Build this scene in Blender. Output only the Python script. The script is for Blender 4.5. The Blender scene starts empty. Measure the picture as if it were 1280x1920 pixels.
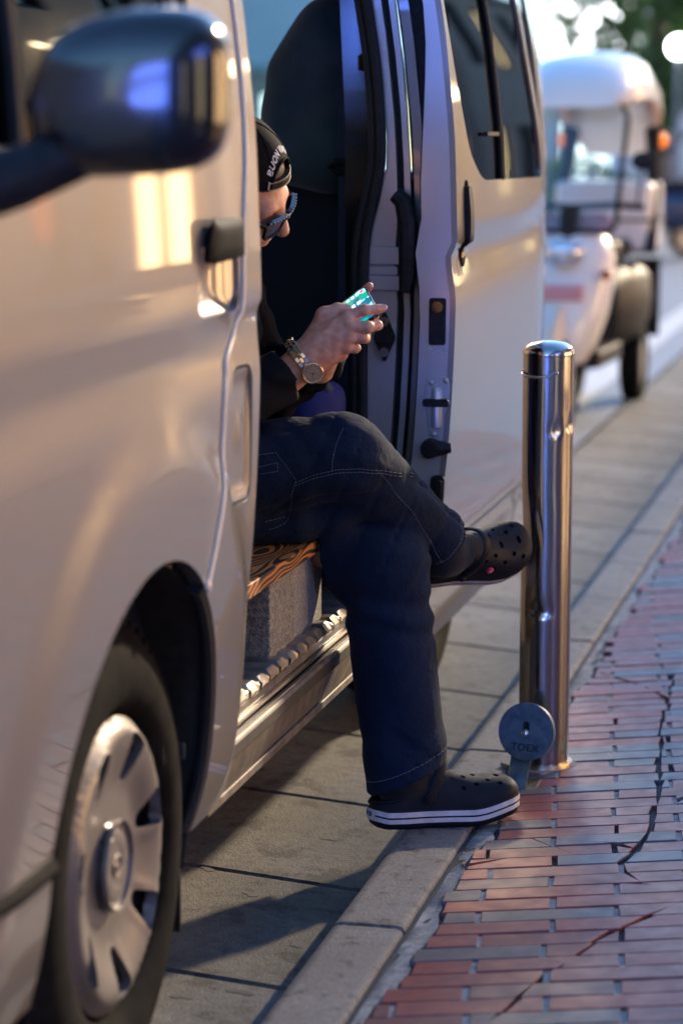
import bpy, bmesh, math, random
import numpy as np
from mathutils import Vector, Matrix
from mathutils.geometry import delaunay_2d_cdt
from mathutils.bvhtree import BVHTree

rng = random.Random(7)
nrs = np.random.RandomState(11)
sc = bpy.context.scene
col = sc.collection
PI = math.pi
rad = math.radians

# ------------------------------------------------------------------ camera
cam_d = bpy.data.cameras.new('camera')
cam = bpy.data.objects.new('camera', cam_d)
col.objects.link(cam)
cam.location = (0.0, 0.0, 1.28)
cam.rotation_euler = (rad(90 - 8.901), 0.0, rad(13.481))
cam_d.sensor_fit = 'VERTICAL'
cam_d.sensor_height = 36.0
cam_d.sensor_width = 24.0
cam_d.lens = 85.0
cam_d.clip_start = 0.1
cam_d.clip_end = 400.0
cam_d.dof.use_dof = True
cam_d.dof.focus_distance = 4.42
cam_d.dof.aperture_fstop = 2.6
cam_d.dof.aperture_blades = 9
sc.camera = cam

# ------------------------------------------------------------------ sky, sun, exposure
SUN_AZ = rad(22.5)      # to the right of straight up the street
SUN_EL = rad(22.5)
world = bpy.data.worlds.new('World')
sc.world = world
world.use_nodes = True
wn = world.node_tree.nodes
wl = world.node_tree.links
bg = wn['Background']
sky = wn.new('ShaderNodeTexSky')
sky.sky_type = 'NISHITA'
sky.sun_disc = False
sky.sun_elevation = SUN_EL
sky.sun_rotation = SUN_AZ
sky.air_density = 1.4
sky.dust_density = 0.3
sky.ozone_density = 4.5
bg.inputs['Strength'].default_value = 0.14
wb = wn.new('ShaderNodeMix'); wb.data_type = 'RGBA'; wb.blend_type = 'MULTIPLY'; wb.inputs[0].default_value = 1.0
wb.inputs[7].default_value = (.81, 1.0, 1.22, 1)      # camera white balance, the same for the whole sky
wl.new(sky.outputs[0], wb.inputs[6]); wl.new(wb.outputs[2], bg.inputs[0])
sun_d = bpy.data.lights.new('sun', 'SUN')
sun = bpy.data.objects.new('sun', sun_d)
col.objects.link(sun)
sun_d.energy = 2.7
sun_d.angle = rad(2.2)
sun_d.color = (1.0, 0.79, 0.54)
to_sun = Vector((math.sin(SUN_AZ) * math.cos(SUN_EL), math.cos(SUN_AZ) * math.cos(SUN_EL), math.sin(SUN_EL)))
sun.rotation_euler = to_sun.to_track_quat('Z', 'Y').to_euler()
sun.location = (4, 8, 9)
vs = sc.view_settings
sc.display_settings.display_device = 'sRGB'
vs.view_transform = 'Standard'
vs.look = 'None'
vs.gamma = 1.0
vs.use_curve_mapping = False
vs.exposure = 1.36
try:
    sc.cycles.use_denoising = True
    sc.cycles.max_bounces = 8
    sc.cycles.caustics_reflective = False
    sc.cycles.caustics_refractive = False
    sc.cycles.sample_clamp_indirect = 6.0
except Exception:
    pass

# ------------------------------------------------------------------ objects and labels
def tag(o, label=None, cat=None, group=None, kind=None):
    if label: o['label'] = label
    if cat: o['category'] = cat
    if group: o['group'] = group
    if kind: o['kind'] = kind
    return o

def empty(name, loc=(0, 0, 0), rz=0.0, parent=None):
    o = bpy.data.objects.new(name, None)
    col.objects.link(o)
    o.location = loc
    o.rotation_euler = (0, 0, rz)
    o.empty_display_size = 0.1
    if parent: o.parent = parent
    return o

def wmat(o):
    m = Matrix.LocRotScale(o.location, o.rotation_euler, o.scale)
    return (wmat(o.parent) @ m) if o.parent else m

def link_mesh(name, me, mats, parent=None, world=False):
    """link a mesh; with world=True its coordinates are world ones and are moved into the parent's space"""
    if not isinstance(mats, (list, tuple)): mats = [mats]
    if len(me.materials) == 0:
        for m in mats: me.materials.append(m)
    if parent is not None and world:
        me.transform(wmat(parent).inverted())
    o = bpy.data.objects.new(name, me)
    col.objects.link(o)
    if parent: o.parent = parent
    return o

def mesh_from(name, verts, faces, smooth=True, sharp=None, mi=None):
    me = bpy.data.meshes.new(name)
    me.from_pydata([tuple(v) for v in verts], [], [tuple(int(i) for i in f) for f in faces])
    me.update()
    if smooth:
        me.polygons.foreach_set('use_smooth', [True] * len(me.polygons))
        if sharp: me.set_sharp_from_angle(angle=rad(sharp))
    if mi is not None:
        me.polygons.foreach_set('material_index', [int(i) for i in mi])
    return me

class MB:
    """collects simple solids; build() links them as one mesh object"""
    def __init__(s): s.v = []; s.f = []; s.m = []
    def add(s, v, f, mi=0):
        n = len(s.v); s.v += [tuple(p) for p in v]; s.f += [tuple(i + n for i in q) for q in f]; s.m += [mi] * len(f)
    def box(s, lo, hi, mi=0, M=None):
        x0, y0, z0 = lo; x1, y1, z1 = hi
        v = [Vector(p) for p in ((x0,y0,z0),(x1,y0,z0),(x1,y1,z0),(x0,y1,z0),(x0,y0,z1),(x1,y0,z1),(x1,y1,z1),(x0,y1,z1))]
        if M is not None: v = [M @ p for p in v]
        s.add(v, [(0,3,2,1),(4,5,6,7),(0,1,5,4),(1,2,6,5),(2,3,7,6),(3,0,4,7)], mi)
    def tube(s, pts, r, n=10, mi=0, closed=False, flat=1.0, up=None, caps=True):
        pts = [Vector(p) for p in pts]; m = len(pts)
        rs = r if isinstance(r, (list, tuple)) else [r] * m
        rings = []; nrm = None
        for i, p in enumerate(pts):
            if closed: t = (pts[(i + 1) % m] - pts[i - 1])
            else: t = pts[min(i + 1, m - 1)] - pts[max(i - 1, 0)]
            if t.length < 1e-9: t = Vector((0, 0, 1))
            t.normalize()
            if nrm is None:
                a = Vector(up) if up is not None else (Vector((0, 0, 1)) if abs(t.z) < 0.9 else Vector((1, 0, 0)))
                nrm = (a - t * a.dot(t)).normalized()
            else:
                q = nrm - t * nrm.dot(t)
                nrm = q.normalized() if q.length > 1e-6 else nrm
            b = t.cross(nrm)
            rings.append([p + (nrm * math.cos(2*PI*k/n) + b * (math.sin(2*PI*k/n) * flat)) * rs[i] for k in range(n)])
        v = [q for R_ in rings for q in R_]; f = []
        for i in range(m if closed else m - 1):
            j = (i + 1) % m
            for k in range(n):
                k2 = (k + 1) % n
                f.append((i*n + k, i*n + k2, j*n + k2, j*n + k))
        if not closed and caps:
            f.append(tuple(range(n - 1, -1, -1))); f.append(tuple((m - 1) * n + k for k in range(n)))
        s.add(v, f, mi)
    def lathe(s, prof, axis='Z', n=32, c=(0, 0, 0), mi=0, closed=False):
        """prof: list of (r, h)"""
        v = []; f = []; m = len(prof); c = Vector(c)
        for (r, h) in prof:
            for k in range(n):
                a = 2 * PI * k / n; x, y = r * math.cos(a), r * math.sin(a)
                p = {'Z': (x, y, h), 'X': (h, x, y), 'Y': (y, h, x)}[axis]
                v.append(c + Vector(p))
        for i in range(m if closed else m - 1):
            j = (i + 1) % m
            for k in range(n):
                k2 = (k + 1) % n
                f.append((i*n + k, i*n + k2, j*n + k2, j*n + k))
        if not closed:
            if prof[0][0] > 1e-6: f.append(tuple(range(n - 1, -1, -1)))
            if prof[-1][0] > 1e-6: f.append(tuple((m - 1) * n + k for k in range(n)))
        s.add(v, f, mi)
    def ball(s, c, r, n=10, mi=0, M=None):
        rx, ry, rz = r if isinstance(r, (tuple, list)) else (r, r, r)
        v = []; f = []; h = max(4, n // 2)
        for i in range(h + 1):
            t = PI * i / h
            for k in range(n):
                a = 2 * PI * k / n
                p = Vector((rx * math.sin(t) * math.cos(a), ry * math.sin(t) * math.sin(a), rz * math.cos(t)))
                if M is not None: p = M @ p
                v.append(Vector(c) + p)
        for i in range(h):
            for k in range(n):
                k2 = (k + 1) % n
                f.append((i*n + k, (i+1)*n + k, (i+1)*n + k2, i*n + k2))
        s.add(v, f, mi)
    def prism(s, poly, h0, h1, fm=None, mi=0):
        """poly: 2D outline (counter-clockwise); fm(u, v, h) -> 3D"""
        fm = fm or (lambda u, v, h: (u, v, h)); n = len(poly)
        v = [fm(p[0], p[1], h0) for p in poly] + [fm(p[0], p[1], h1) for p in poly]
        f = [tuple(range(n - 1, -1, -1)), tuple(range(n, 2 * n))]
        f += [(k, (k + 1) % n, n + (k + 1) % n, n + k) for k in range(n)]
        s.add(v, f, mi)
    def build(s, name, mats, parent=None, sharp=35, bevel=0, world=False, seg=2, clean=True):
        me = mesh_from(name, s.v, s.f, True, None, s.m)
        if clean:
            b = bmesh.new(); b.from_mesh(me)
            bmesh.ops.remove_doubles(b, verts=b.verts, dist=1e-6)
            bmesh.ops.recalc_face_normals(b, faces=b.faces)
            b.to_mesh(me); b.free()
        if sharp: me.set_sharp_from_angle(angle=rad(sharp))
        o = link_mesh(name, me, mats, parent, world)
        if bevel:
            md = o.modifiers.new('bevel', 'BEVEL'); md.width = bevel; md.segments = seg
            md.limit_method = 'ANGLE'; md.angle_limit = rad(30)
            md.harden_normals = True
        return o

def inside(poly, P):
    """even-odd test of points P (n,2) in polygon"""
    x, y = P[:, 0], P[:, 1]; c = np.zeros(len(P), bool); n = len(poly)
    for i in range(n):
        (x1, y1), (x2, y2) = poly[i], poly[(i + 1) % n]
        if y1 == y2: continue
        c ^= ((y1 > y) != (y2 > y)) & (x < (x2 - x1) * (y - y1) / (y2 - y1) + x1)
    return c

def resample(poly, sp, closed=True):
    out = []; n = len(poly)
    for i in range(n if closed else n - 1):
        a = np.array(poly[i], float); b = np.array(poly[(i + 1) % n], float)
        k = max(1, int(round(np.linalg.norm(b - a) / sp)))
        for j in range(k): out.append(tuple(a + (b - a) * j / k))
    if not closed: out.append(tuple(poly[-1]))
    return out

def rounded(poly, r, n=5):
    """round the corners of a 2D polygon; r is a number or one per corner"""
    out = []; m = len(poly)
    for i in range(m):
        p0, p1, p2 = (np.array(poly[(i + k) % m], float) for k in (-1, 0, 1))
        ri = r[i] if isinstance(r, (list, tuple)) else r
        if ri <= 0: out.append(tuple(p1)); continue
        a = p0 - p1; b = p2 - p1; la, lb = np.linalg.norm(a), np.linalg.norm(b)
        d = min(ri, la * .49, lb * .49); a = p1 + a / la * d; b = p1 + b / lb * d
        for k in range(n + 1):
            t = k / n; out.append(tuple((1-t)**2 * a + 2*t*(1-t) * p1 + t*t * b))
    return out

def sheet(name, outline, holes, fmap, sp, thick, mats, parent=None, world=True, bevel=0.0, side=1, edge_sp=None, sharp=40):
    """a curved panel with real thickness: a 2D outline with holes, meshed and mapped by fmap(u, v) -> 3D arrays"""
    esp = edge_sp or sp
    loops = [resample(outline, esp)] + [resample(h, esp) for h in holes]
    pts = []; edges = []
    for L in loops:
        n0 = len(pts); pts += L; n = len(L)
        edges += [(n0 + i, n0 + (i + 1) % n) for i in range(n)]
    O = np.array(loops[0]); lo = O.min(0); hi = O.max(0)
    gx = np.arange(lo[0] + sp * .5, hi[0], sp); gy = np.arange(lo[1] + sp * .5, hi[1], sp)
    G = np.array([(x, y) for x in gx for y in gy]) if len(gx) and len(gy) else np.zeros((0, 2))
    if len(G):
        k = inside(loops[0], G)
        for L in loops[1:]: k &= ~inside(L, G)
        G = G[k]
    if len(G):
        B = np.array(pts)
        keep = np.ones(len(G), bool)
        for i in range(0, len(G), 2000):
            d = np.sqrt(((G[i:i+2000, None, :] - B[None]) ** 2).sum(2)).min(1)
            keep[i:i+2000] = d > esp * .45
        G = G[keep]
    allp = [Vector(p) for p in pts] + [Vector(p) for p in G]
    v2, e2, f2, ov, oe, of = delaunay_2d_cdt(allp, edges, [], 0, 1e-7)
    V2 = np.array([(p.x, p.y) for p in v2])
    F = [f for f in f2]
    C = np.array([V2[list(f)].mean(0) for f in F])
    k = inside(loops[0], C)
    for L in loops[1:]: k &= ~inside(L, C)
    F = [f for f, q in zip(F, k) if q]
    used = sorted({i for f in F for i in f}); ren = {i: j for j, i in enumerate(used)}
    V2 = V2[used]; F = [tuple(ren[i] for i in f) for f in F]
    e = 1e-4
    P = np.array(fmap(V2[:, 0], V2[:, 1])).T
    Pu = np.array(fmap(V2[:, 0] + e, V2[:, 1])).T - P
    Pv = np.array(fmap(V2[:, 0], V2[:, 1] + e)).T - P
    N = np.cross(Pu, Pv); N /= np.maximum(np.linalg.norm(N, axis=1, keepdims=True), 1e-12); N *= side
    n = len(P)
    Q = P - N * thick
    cnt = {}
    for f in F:
        for a, b in zip(f, f[1:] + f[:1]): cnt[(a, b)] = 1
    rim = [(a, b) for (a, b) in cnt if (b, a) not in cnt]
    faces = []
    # orient: F from cdt is counter-clockwise in uv, so its normal is Pu x Pv
    A = F if side > 0 else [f[::-1] for f in F]
    faces += A
    faces += [tuple(i + n for i in f[::-1]) for f in A]
    for a, b in rim:
        faces.append((b, a, a + n, b + n) if side > 0 else (a, b, b + n, a + n))
    me = mesh_from(name, np.vstack([P, Q]), faces, True, sharp)
    o = link_mesh(name, me, mats, parent, world)
    if bevel:
        md = o.modifiers.new('bevel', 'BEVEL'); md.width = bevel; md.segments = 2
        md.limit_method = 'ANGLE'; md.angle_limit = rad(50)
    return o

# ------------------------------------------------------------------ signed distance bodies (one continuous skin)
def sd_cone(P, a, b, r1, r2):
    a = np.asarray(a, float); b = np.asarray(b, float); ba = b - a
    h = np.clip(((P - a) @ ba) / max(ba @ ba, 1e-12), 0, 1)
    return np.linalg.norm(P - a - h[..., None] * ba, axis=-1) - (r1 + (r2 - r1) * h)
def sd_ell(P, c, r, Rm=None):
    q = P - np.asarray(c, float)
    if Rm is not None: q = q @ np.asarray(Rm)
    r = np.asarray(r, float)
    k0 = np.linalg.norm(q / r, axis=-1); k1 = np.linalg.norm(q / (r * r), axis=-1)
    return k0 * (k0 - 1) / np.maximum(k1, 1e-9)
def sd_half(P, p, n):
    n = np.asarray(n, float); n = n / np.linalg.norm(n)
    return (P - np.asarray(p, float)) @ n
def smin(a, b, k):
    h = np.clip(.5 + .5 * (b - a) / k, 0, 1)
    return b + (a - b) * h - k * h * (1 - h)
def smax(a, b, k): return -smin(-a, -b, k)

def surface_nets(fn, lo, hi, h):
    lo = np.array(lo, float); hi = np.array(hi, float)
    n = np.ceil((hi - lo) / h).astype(int) + 1
    ax = [lo[i] + h * np.arange(n[i]) for i in range(3)]
    D = np.empty(tuple(n), np.float32)
    for i in range(0, n[0], 24):
        G = np.stack(np.meshgrid(ax[0][i:i+24], ax[1], ax[2], indexing='ij'), -1)
        D[i:i+24] = fn(G)
    S = D < 0
    c = np.zeros(tuple(n - 1), np.int8)
    for dx in (0, 1):
        for dy in (0, 1):
            for dz in (0, 1):
                c += S[dx:n[0]-1+dx, dy:n[1]-1+dy, dz:n[2]-1+dz]
    act = (c > 0) & (c < 8)
    I = np.argwhere(act)
    idx = -np.ones(tuple(n - 1), np.int64); idx[act] = np.arange(len(I))
    acc = np.zeros((len(I), 3)); cn = np.zeros(len(I))
    cor = [(x, y, z) for x in (0, 1) for y in (0, 1) for z in (0, 1)]
    for i, a in enumerate(cor):
        for b in cor[i+1:]:
            if sum(abs(p - q) for p, q in zip(a, b)) != 1: continue
            da = D[I[:, 0]+a[0], I[:, 1]+a[1], I[:, 2]+a[2]].astype(float)
            db = D[I[:, 0]+b[0], I[:, 1]+b[1], I[:, 2]+b[2]].astype(float)
            m = (da < 0) != (db < 0)
            t = np.where(m, da / np.where(m, da - db, 1), 0)
            pa = np.array(a, float); pb = np.array(b, float)
            acc[m] += (pa + t[:, None] * (pb - pa))[m]; cn[m] += 1
    V = lo + h * (I + acc / cn[:, None])
    F = []
    for axn in range(3):
        sl0 = [slice(None)] * 3; sl1 = [slice(None)] * 3
        sl0[axn] = slice(0, n[axn] - 1); sl1[axn] = slice(1, n[axn])
        a = S[tuple(sl0)]; b = S[tuple(sl1)]
        E = np.argwhere(a != b)
        u, w = [(1, 2), (2, 0), (0, 1)][axn]
        ok = (E[:, u] > 0) & (E[:, w] > 0) & (E[:, u] < n[u] - 1) & (E[:, w] < n[w] - 1)
        E = E[ok]
        def cell(du, dw):
            q = E.copy(); q[:, u] -= du; q[:, w] -= dw
            return idx[q[:, 0], q[:, 1], q[:, 2]]
        q = np.stack([cell(1, 1), cell(0, 1), cell(0, 0), cell(1, 0)], 1)
        fl = ~a[E[:, 0], E[:, 1], E[:, 2]]
        q[fl] = q[fl][:, ::-1]
        F.append(q)
    return V, np.vstack(F)

def sdf_object(name, fn, lo, hi, h, mats, parent=None, world=True, relax=2, post=None):
    V, F = surface_nets(fn, lo, hi, h)
    if relax:
        E = np.vstack([F[:, [0, 1]], F[:, [1, 2]], F[:, [2, 3]], F[:, [3, 0]]])
        for _ in range(relax):
            s = np.zeros_like(V); k = np.zeros(len(V))
            np.add.at(s, E[:, 0], V[E[:, 1]]); np.add.at(k, E[:, 0], 1)
            np.add.at(s, E[:, 1], V[E[:, 0]]); np.add.at(k, E[:, 1], 1)
            V = V * .5 + .5 * s / k[:, None]
    if post is not None: V = post(V)
    me = bpy.data.meshes.new(name)
    me.vertices.add(len(V)); me.vertices.foreach_set('co', V.astype(np.float32).ravel())
    me.loops.add(F.size); me.loops.foreach_set('vertex_index', F.astype(np.int32).ravel())
    me.polygons.add(len(F))
    me.polygons.foreach_set('loop_start', np.arange(0, F.size, 4, dtype=np.int32))
    me.polygons.foreach_set('use_smooth', np.ones(len(F), bool))
    me.update(calc_edges=True); me.validate()
    return link_mesh(name, me, mats, parent, world)

# ------------------------------------------------------------------ materials
def _in(b, k, v):
    if k in b.inputs: b.inputs[k].default_value = v

def mat(name, base, rough=.5, metal=0.0, coat=0.0, coat_rough=.03, var=None, var_scale=40, var_amt=.5, bump=None, bump_scale=200,
        spec=.5, rough_var=0.0, emit=None, emit_s=0.0, sss=0.0, detail=4, stretch=None, var_lo=.35, var_hi=.65, sheen=0.0, bump_dist=.002):
    m = bpy.data.materials.new(name); m.use_nodes = True
    N = m.node_tree.nodes; L = m.node_tree.links; b = N['Principled BSDF']
    _in(b, 'Base Color', (*base, 1)); _in(b, 'Roughness', rough); _in(b, 'Metallic', metal)
    _in(b, 'Coat Weight', coat); _in(b, 'Coat Roughness', coat_rough); _in(b, 'Specular IOR Level', spec)
    _in(b, 'Sheen Weight', sheen)
    if sss:
        _in(b, 'Subsurface Weight', sss); _in(b, 'Subsurface Radius', (.012, .004, .002)); _in(b, 'Subsurface Scale', 1.0)
    if emit: _in(b, 'Emission Color', (*emit, 1)); _in(b, 'Emission Strength', emit_s)
    tc = None
    def coords():
        nonlocal tc
        if tc is None:
            t = N.new('ShaderNodeTexCoord'); mp = N.new('ShaderNodeMapping')
            if stretch: mp.inputs['Scale'].default_value = stretch
            L.new(t.outputs['Object'], mp.inputs[0]); tc = mp.outputs[0]
        return tc
    if var:
        n = N.new('ShaderNodeTexNoise'); n.inputs['Scale'].default_value = var_scale; n.inputs['Detail'].default_value = detail
        L.new(coords(), n.inputs['Vector'])
        r = N.new('ShaderNodeMapRange'); r.inputs['From Min'].default_value = var_lo; r.inputs['From Max'].default_value = var_hi
        r.inputs['To Max'].default_value = var_amt
        L.new(n.outputs['Fac'], r.inputs[0])
        mx = N.new('ShaderNodeMix'); mx.data_type = 'RGBA'
        mx.inputs[6].default_value = (*base, 1); mx.inputs[7].default_value = (*var, 1)
        L.new(r.outputs[0], mx.inputs[0]); L.new(mx.outputs[2], b.inputs['Base Color'])
        if rough_var:
            r2 = N.new('ShaderNodeMapRange'); r2.inputs['From Min'].default_value = .3; r2.inputs['From Max'].default_value = .7
            r2.inputs['To Min'].default_value = max(0, rough - rough_var); r2.inputs['To Max'].default_value = min(1, rough + rough_var)
            L.new(n.outputs['Fac'], r2.inputs[0]); L.new(r2.outputs[0], b.inputs['Roughness'])
    if bump:
        n2 = N.new('ShaderNodeTexNoise'); n2.inputs['Scale'].default_value = bump_scale; n2.inputs['Detail'].default_value = 5
        L.new(coords(), n2.inputs['Vector'])
        bp = N.new('ShaderNodeBump'); bp.inputs['Strength'].default_value = bump; bp.inputs['Distance'].default_value = bump_dist
        L.new(n2.outputs['Fac'], bp.inputs['Height']); L.new(bp.outputs[0], b.inputs['Normal'])
    return m

def stone(name, a, b, c, s1=3.0, s2=40, s3=420, rough=.75, bump=.45):
    """weathered stone or concrete: broad stains, mottling and fine dark grains"""
    m = bpy.data.materials.new(name); m.use_nodes = True
    N = m.node_tree.nodes; L = m.node_tree.links; bs = N['Principled BSDF']; tc = N.new('ShaderNodeTexCoord')
    def nz(s, d, lo, hi, out=1.0):
        n = N.new('ShaderNodeTexNoise'); n.inputs['Scale'].default_value = s; n.inputs['Detail'].default_value = d; n.inputs['Roughness'].default_value = .65
        L.new(tc.outputs['Object'], n.inputs['Vector'])
        r = N.new('ShaderNodeMapRange'); r.inputs['From Min'].default_value = lo; r.inputs['From Max'].default_value = hi; r.inputs['To Max'].default_value = out
        L.new(n.outputs['Fac'], r.inputs[0]); return n, r
    def mx(f, x, y):
        k = N.new('ShaderNodeMix'); k.data_type = 'RGBA'
        L.new(f, k.inputs[0])
        for i, q in ((6, x), (7, y)):
            if isinstance(q, tuple): k.inputs[i].default_value = (*q, 1)
            else: L.new(q, k.inputs[i])
        return k.outputs[2]
    n1, r1 = nz(s1, 9, .42, .60); n2, r2 = nz(s2, 6, .42, .64, .9); n3, r3 = nz(s3, 3, .52, .62, .9)
    n4, r4 = nz(s1*4, 10, .56, .62, .85)
    q = mx(r1.outputs[0], a, b); q = mx(r2.outputs[0], q, tuple(.72*v + .28*w for v, w in zip(b, c))); q = mx(r3.outputs[0], q, c); q = mx(r4.outputs[0], q, c)
    L.new(q, bs.inputs['Base Color']); bs.inputs['Roughness'].default_value = rough
    bp = N.new('ShaderNodeBump'); bp.inputs['Strength'].default_value = bump; bp.inputs['Distance'].default_value = .003
    n5, r5 = nz(s3*.45, 6, .3, .7); L.new(r5.outputs[0], bp.inputs['Height']); L.new(bp.outputs[0], bs.inputs['Normal'])
    return m

def glass_mat(name, tint, rough=0.0, ior=1.5):
    """thin tinted pane: see-through tint with a Fresnel reflection"""
    m = bpy.data.materials.new(name); m.use_nodes = True
    N = m.node_tree.nodes; L = m.node_tree.links
    N.remove(N['Principled BSDF']); out = N['Material Output']
    t = N.new('ShaderNodeBsdfTransparent'); t.inputs[0].default_value = (*tint, 1)
    g = N.new('ShaderNodeBsdfGlossy'); g.inputs['Roughness'].default_value = rough
    f = N.new('ShaderNodeFresnel'); f.inputs[0].default_value = ior
    x = N.new('ShaderNodeMixShader')
    L.new(f.outputs[0], x.inputs[0]); L.new(t.outputs[0], x.inputs[1]); L.new(g.outputs[0], x.inputs[2]); L.new(x.outputs[0], out.inputs[0])
    return m

M = {}
M['paint'] = mat('silver_paint', (.265, .236, .208), .32, .42, 1.0, .025, bump=.015, bump_scale=30, bump_dist=.004)
M['jamb'] = mat('silver_jamb', (.50, .49, .50), .30, .45, .5, .08)
M['black'] = mat('black_plastic', (.010, .010, .011), .5, spec=.2, var=(.03, .03, .03), var_scale=60, var_amt=.5, bump=.05, bump_scale=600)
M['gloss_black'] = mat('gloss_black', (.008, .008, .009), .16, coat=.6, coat_rough=.06)
M['matt_black'] = mat('matt_black_plastic', (.006, .006, .0065), .6, spec=.04, var=(.011, .011, .011), var_scale=60)
M['rubber'] = mat('rubber', (.012, .012, .013), .55, spec=.3, var=(.028, .027, .026), var_scale=50, bump=.1, bump_scale=300)
M['tyre'] = mat('tyre_rubber', (.006, .006, .006), .85, spec=.05, var=(.020, .019, .018), var_scale=25, bump=.15, bump_scale=250)
M['cover'] = mat('wheel_cover_paint', (.18, .16, .145), .42, .3, .2, .2, var=(.14, .125, .11), var_scale=12, bump=.02, bump_scale=300)
M['steel'] = mat('bare_steel', (.55, .54, .52), .28, 1.0, bump=.05, bump_scale=90, var=(.4, .39, .37), var_scale=30)
M['tread'] = mat('worn_floor_steel', (.38, .36, .33), .42, .85, var=(.16, .14, .12), var_scale=22, var_amt=.7, bump=.12, bump_scale=150)
M['sill'] = mat('worn_sill_paint', (.155, .13, .105), .58, .1, .05, .3, var=(.05, .04, .03), var_scale=26, var_amt=.8, bump=.08, bump_scale=120)
M['dirty'] = mat('dirty_black', (.02, .018, .016), .6, var=(.06, .05, .04), var_scale=40)
M['tint'] = glass_mat('tinted_glass', (.14, .16, .17))
M['glass'] = glass_mat('clear_glass', (.82, .88, .88))
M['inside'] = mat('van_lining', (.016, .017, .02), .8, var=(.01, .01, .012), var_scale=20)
M['seat'] = mat('seat_cover', (.045, .075, .068), .8, var=(.10, .13, .12), var_scale=14, bump=.25, bump_scale=60, sheen=.3)
M['belt'] = mat('seat_belt_webbing', (.025, .035, .07), .7, bump=.2, bump_scale=400)
# ================================================================== the ground
def zp(x):      # pavement rises gently away from the kerb
    return 0.08 * (min(max(x, -.78), .9) + .78)
def zr(x):      # gutter slabs fall towards the kerb
    return -.045 - .04 * min(max((x + 1.41) / .5, 0), 1)

M['asphalt'] = mat('asphalt', (.19, .20, .21), .55, var=(.24, .245, .25), var_scale=5, bump=.4, bump_scale=220, spec=.55)
M['slab'] = stone('concrete_slab', (.155, .142, .122), (.095, .088, .076), (.03, .028, .026))
M['slab2'] = stone('concrete_slab_pale', (.185, .178, .163), (.12, .115, .105), (.036, .034, .031))
M['kerb'] = stone('granite_kerb', (.215, .208, .198), (.145, .14, .134), (.05, .047, .046), 5, 70, 520, .7, .4)
M['mortar'] = mat('old_mortar', (.36, .345, .32), .85, var=(.19, .18, .165), var_scale=45, var_amt=.9, bump=.7, bump_scale=90, detail=8, bump_dist=.004)
M['bed'] = mat('dark_joint_bed', (.022, .024, .03), .8, var=(.05, .05, .055), var_scale=60, bump=.5, bump_scale=150)
M['white_line'] = mat('road_paint', (.62, .62, .60), .55, var=(.42, .42, .41), var_scale=18, var_amt=.7, bump=.2, bump_scale=160)
M['stain'] = mat('gum_stain', (.07, .066, .062), .8, var=(.11, .105, .098), var_scale=60)
BR = []
for i, (c, v) in enumerate([((.30, .054, .036), (.20, .046, .036)), ((.24, .056, .044), (.165, .052, .045)), ((.175, .070, .062), (.13, .066, .064)), ((.125, .098, .096), (.09, .084, .088)), ((.09, .096, .112), (.112, .11, .12)), ((.27, .070, .055), (.175, .062, .055))]):
    BR.append(mat('glazed_brick_' + 'abcdef'[i], c, .47, var=v, var_scale=28, var_amt=.8, bump=.16, bump_scale=330, rough_var=.08, spec=.42, detail=6, bump_dist=.0012))

def sheet_grid(name, xs, ys, zf, m, label, cat):
    v = []; f = []; nx = len(xs)
    for y in ys:
        for x in xs: v.append((x, y, zf(x, y)))
    for j in range(len(ys) - 1):
        for i in range(nx - 1):
            f.append((j*nx+i, j*nx+i+1, (j+1)*nx+i+1, (j+1)*nx+i))
    o = link_mesh(name, mesh_from(name, v, f), m)
    return tag(o, label, cat, kind='structure')

sheet_grid('ground', [-160, -40, -14, 8, 40, 160], [-60, 0, 60, 180, 300], lambda x, y: -.32, M['asphalt'], 'dark ground stretching away under the whole street', 'ground')
road_o = sheet_grid('road', [-13, -9, -6, -3.5, -1.42], [-20, 0, 8, 20, 40, 70, 140], lambda x, y: -.047, M['asphalt'], 'blue grey asphalt road running past the parked silver van', 'road')

# painted edge line
m = MB(); m.prism([(-1.80, 7.2), (-1.62, 7.2), (-1.62, 26), (-1.80, 26)], -.047 + .002, -.047 + .005)
tag(m.build('road_line', M['white_line']), 'long white painted line along the edge of the road', 'road marking', kind='structure')

# gutter slabs, each a part
gut = empty('gutter', (-1.16, 4.2, -.1))
tag(gut, 'strip of worn concrete slabs between the kerb and the asphalt', 'gutter', kind='structure')
y = 1.52
k = 0
while y < 16:
    L = .526 + rng.uniform(-.012, .012)
    y0, y1 = y + .004, y + L - .004
    mb = MB(); n = 5
    dz = 0.0
    A = []
    for (x0, x1) in ((-1.408, -.912),):
        c = .006
        top = [(x0 + c, y0 + c), (x1 - c, y0 + c), (x1 - c, y1 - c), (x0 + c, y1 - c)]
        out = [(x0, y0), (x1, y0), (x1, y1), (x0, y1)]
        v = [(p[0], p[1], zr(p[0]) + dz) for p in top] + [(p[0], p[1], zr(p[0]) + dz - .006) for p in out] + [(p[0], p[1], -.2) for p in out]
        f = [(0, 1, 2, 3)] + [(i, i + 4, (i + 1) % 4 + 4, (i + 1) % 4) for i in range(4)] + [(i + 4, i + 8, (i + 1) % 4 + 8, (i + 1) % 4 + 4) for i in range(4)]
        mb.add(v, f)
    mb.build('slab', M['slab'] if k % 3 else M['slab2'], gut, world=True)
    y += L; k += 1
mb = MB(); mb.box((-1.43, 1.4, -.3), (-.91, 16.2, -.135)); mb.build('slab_bed', M['bed'], gut, world=True)
mb = MB(); mb.add([(-1.42, 16.1, -.047), (-.9, 16.1, -.06), (-.9, 140, -.06), (-1.42, 140, -.047)], [(0, 1, 2, 3)])
mb.build('far_slab', M['slab2'], gut, world=True)
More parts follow.
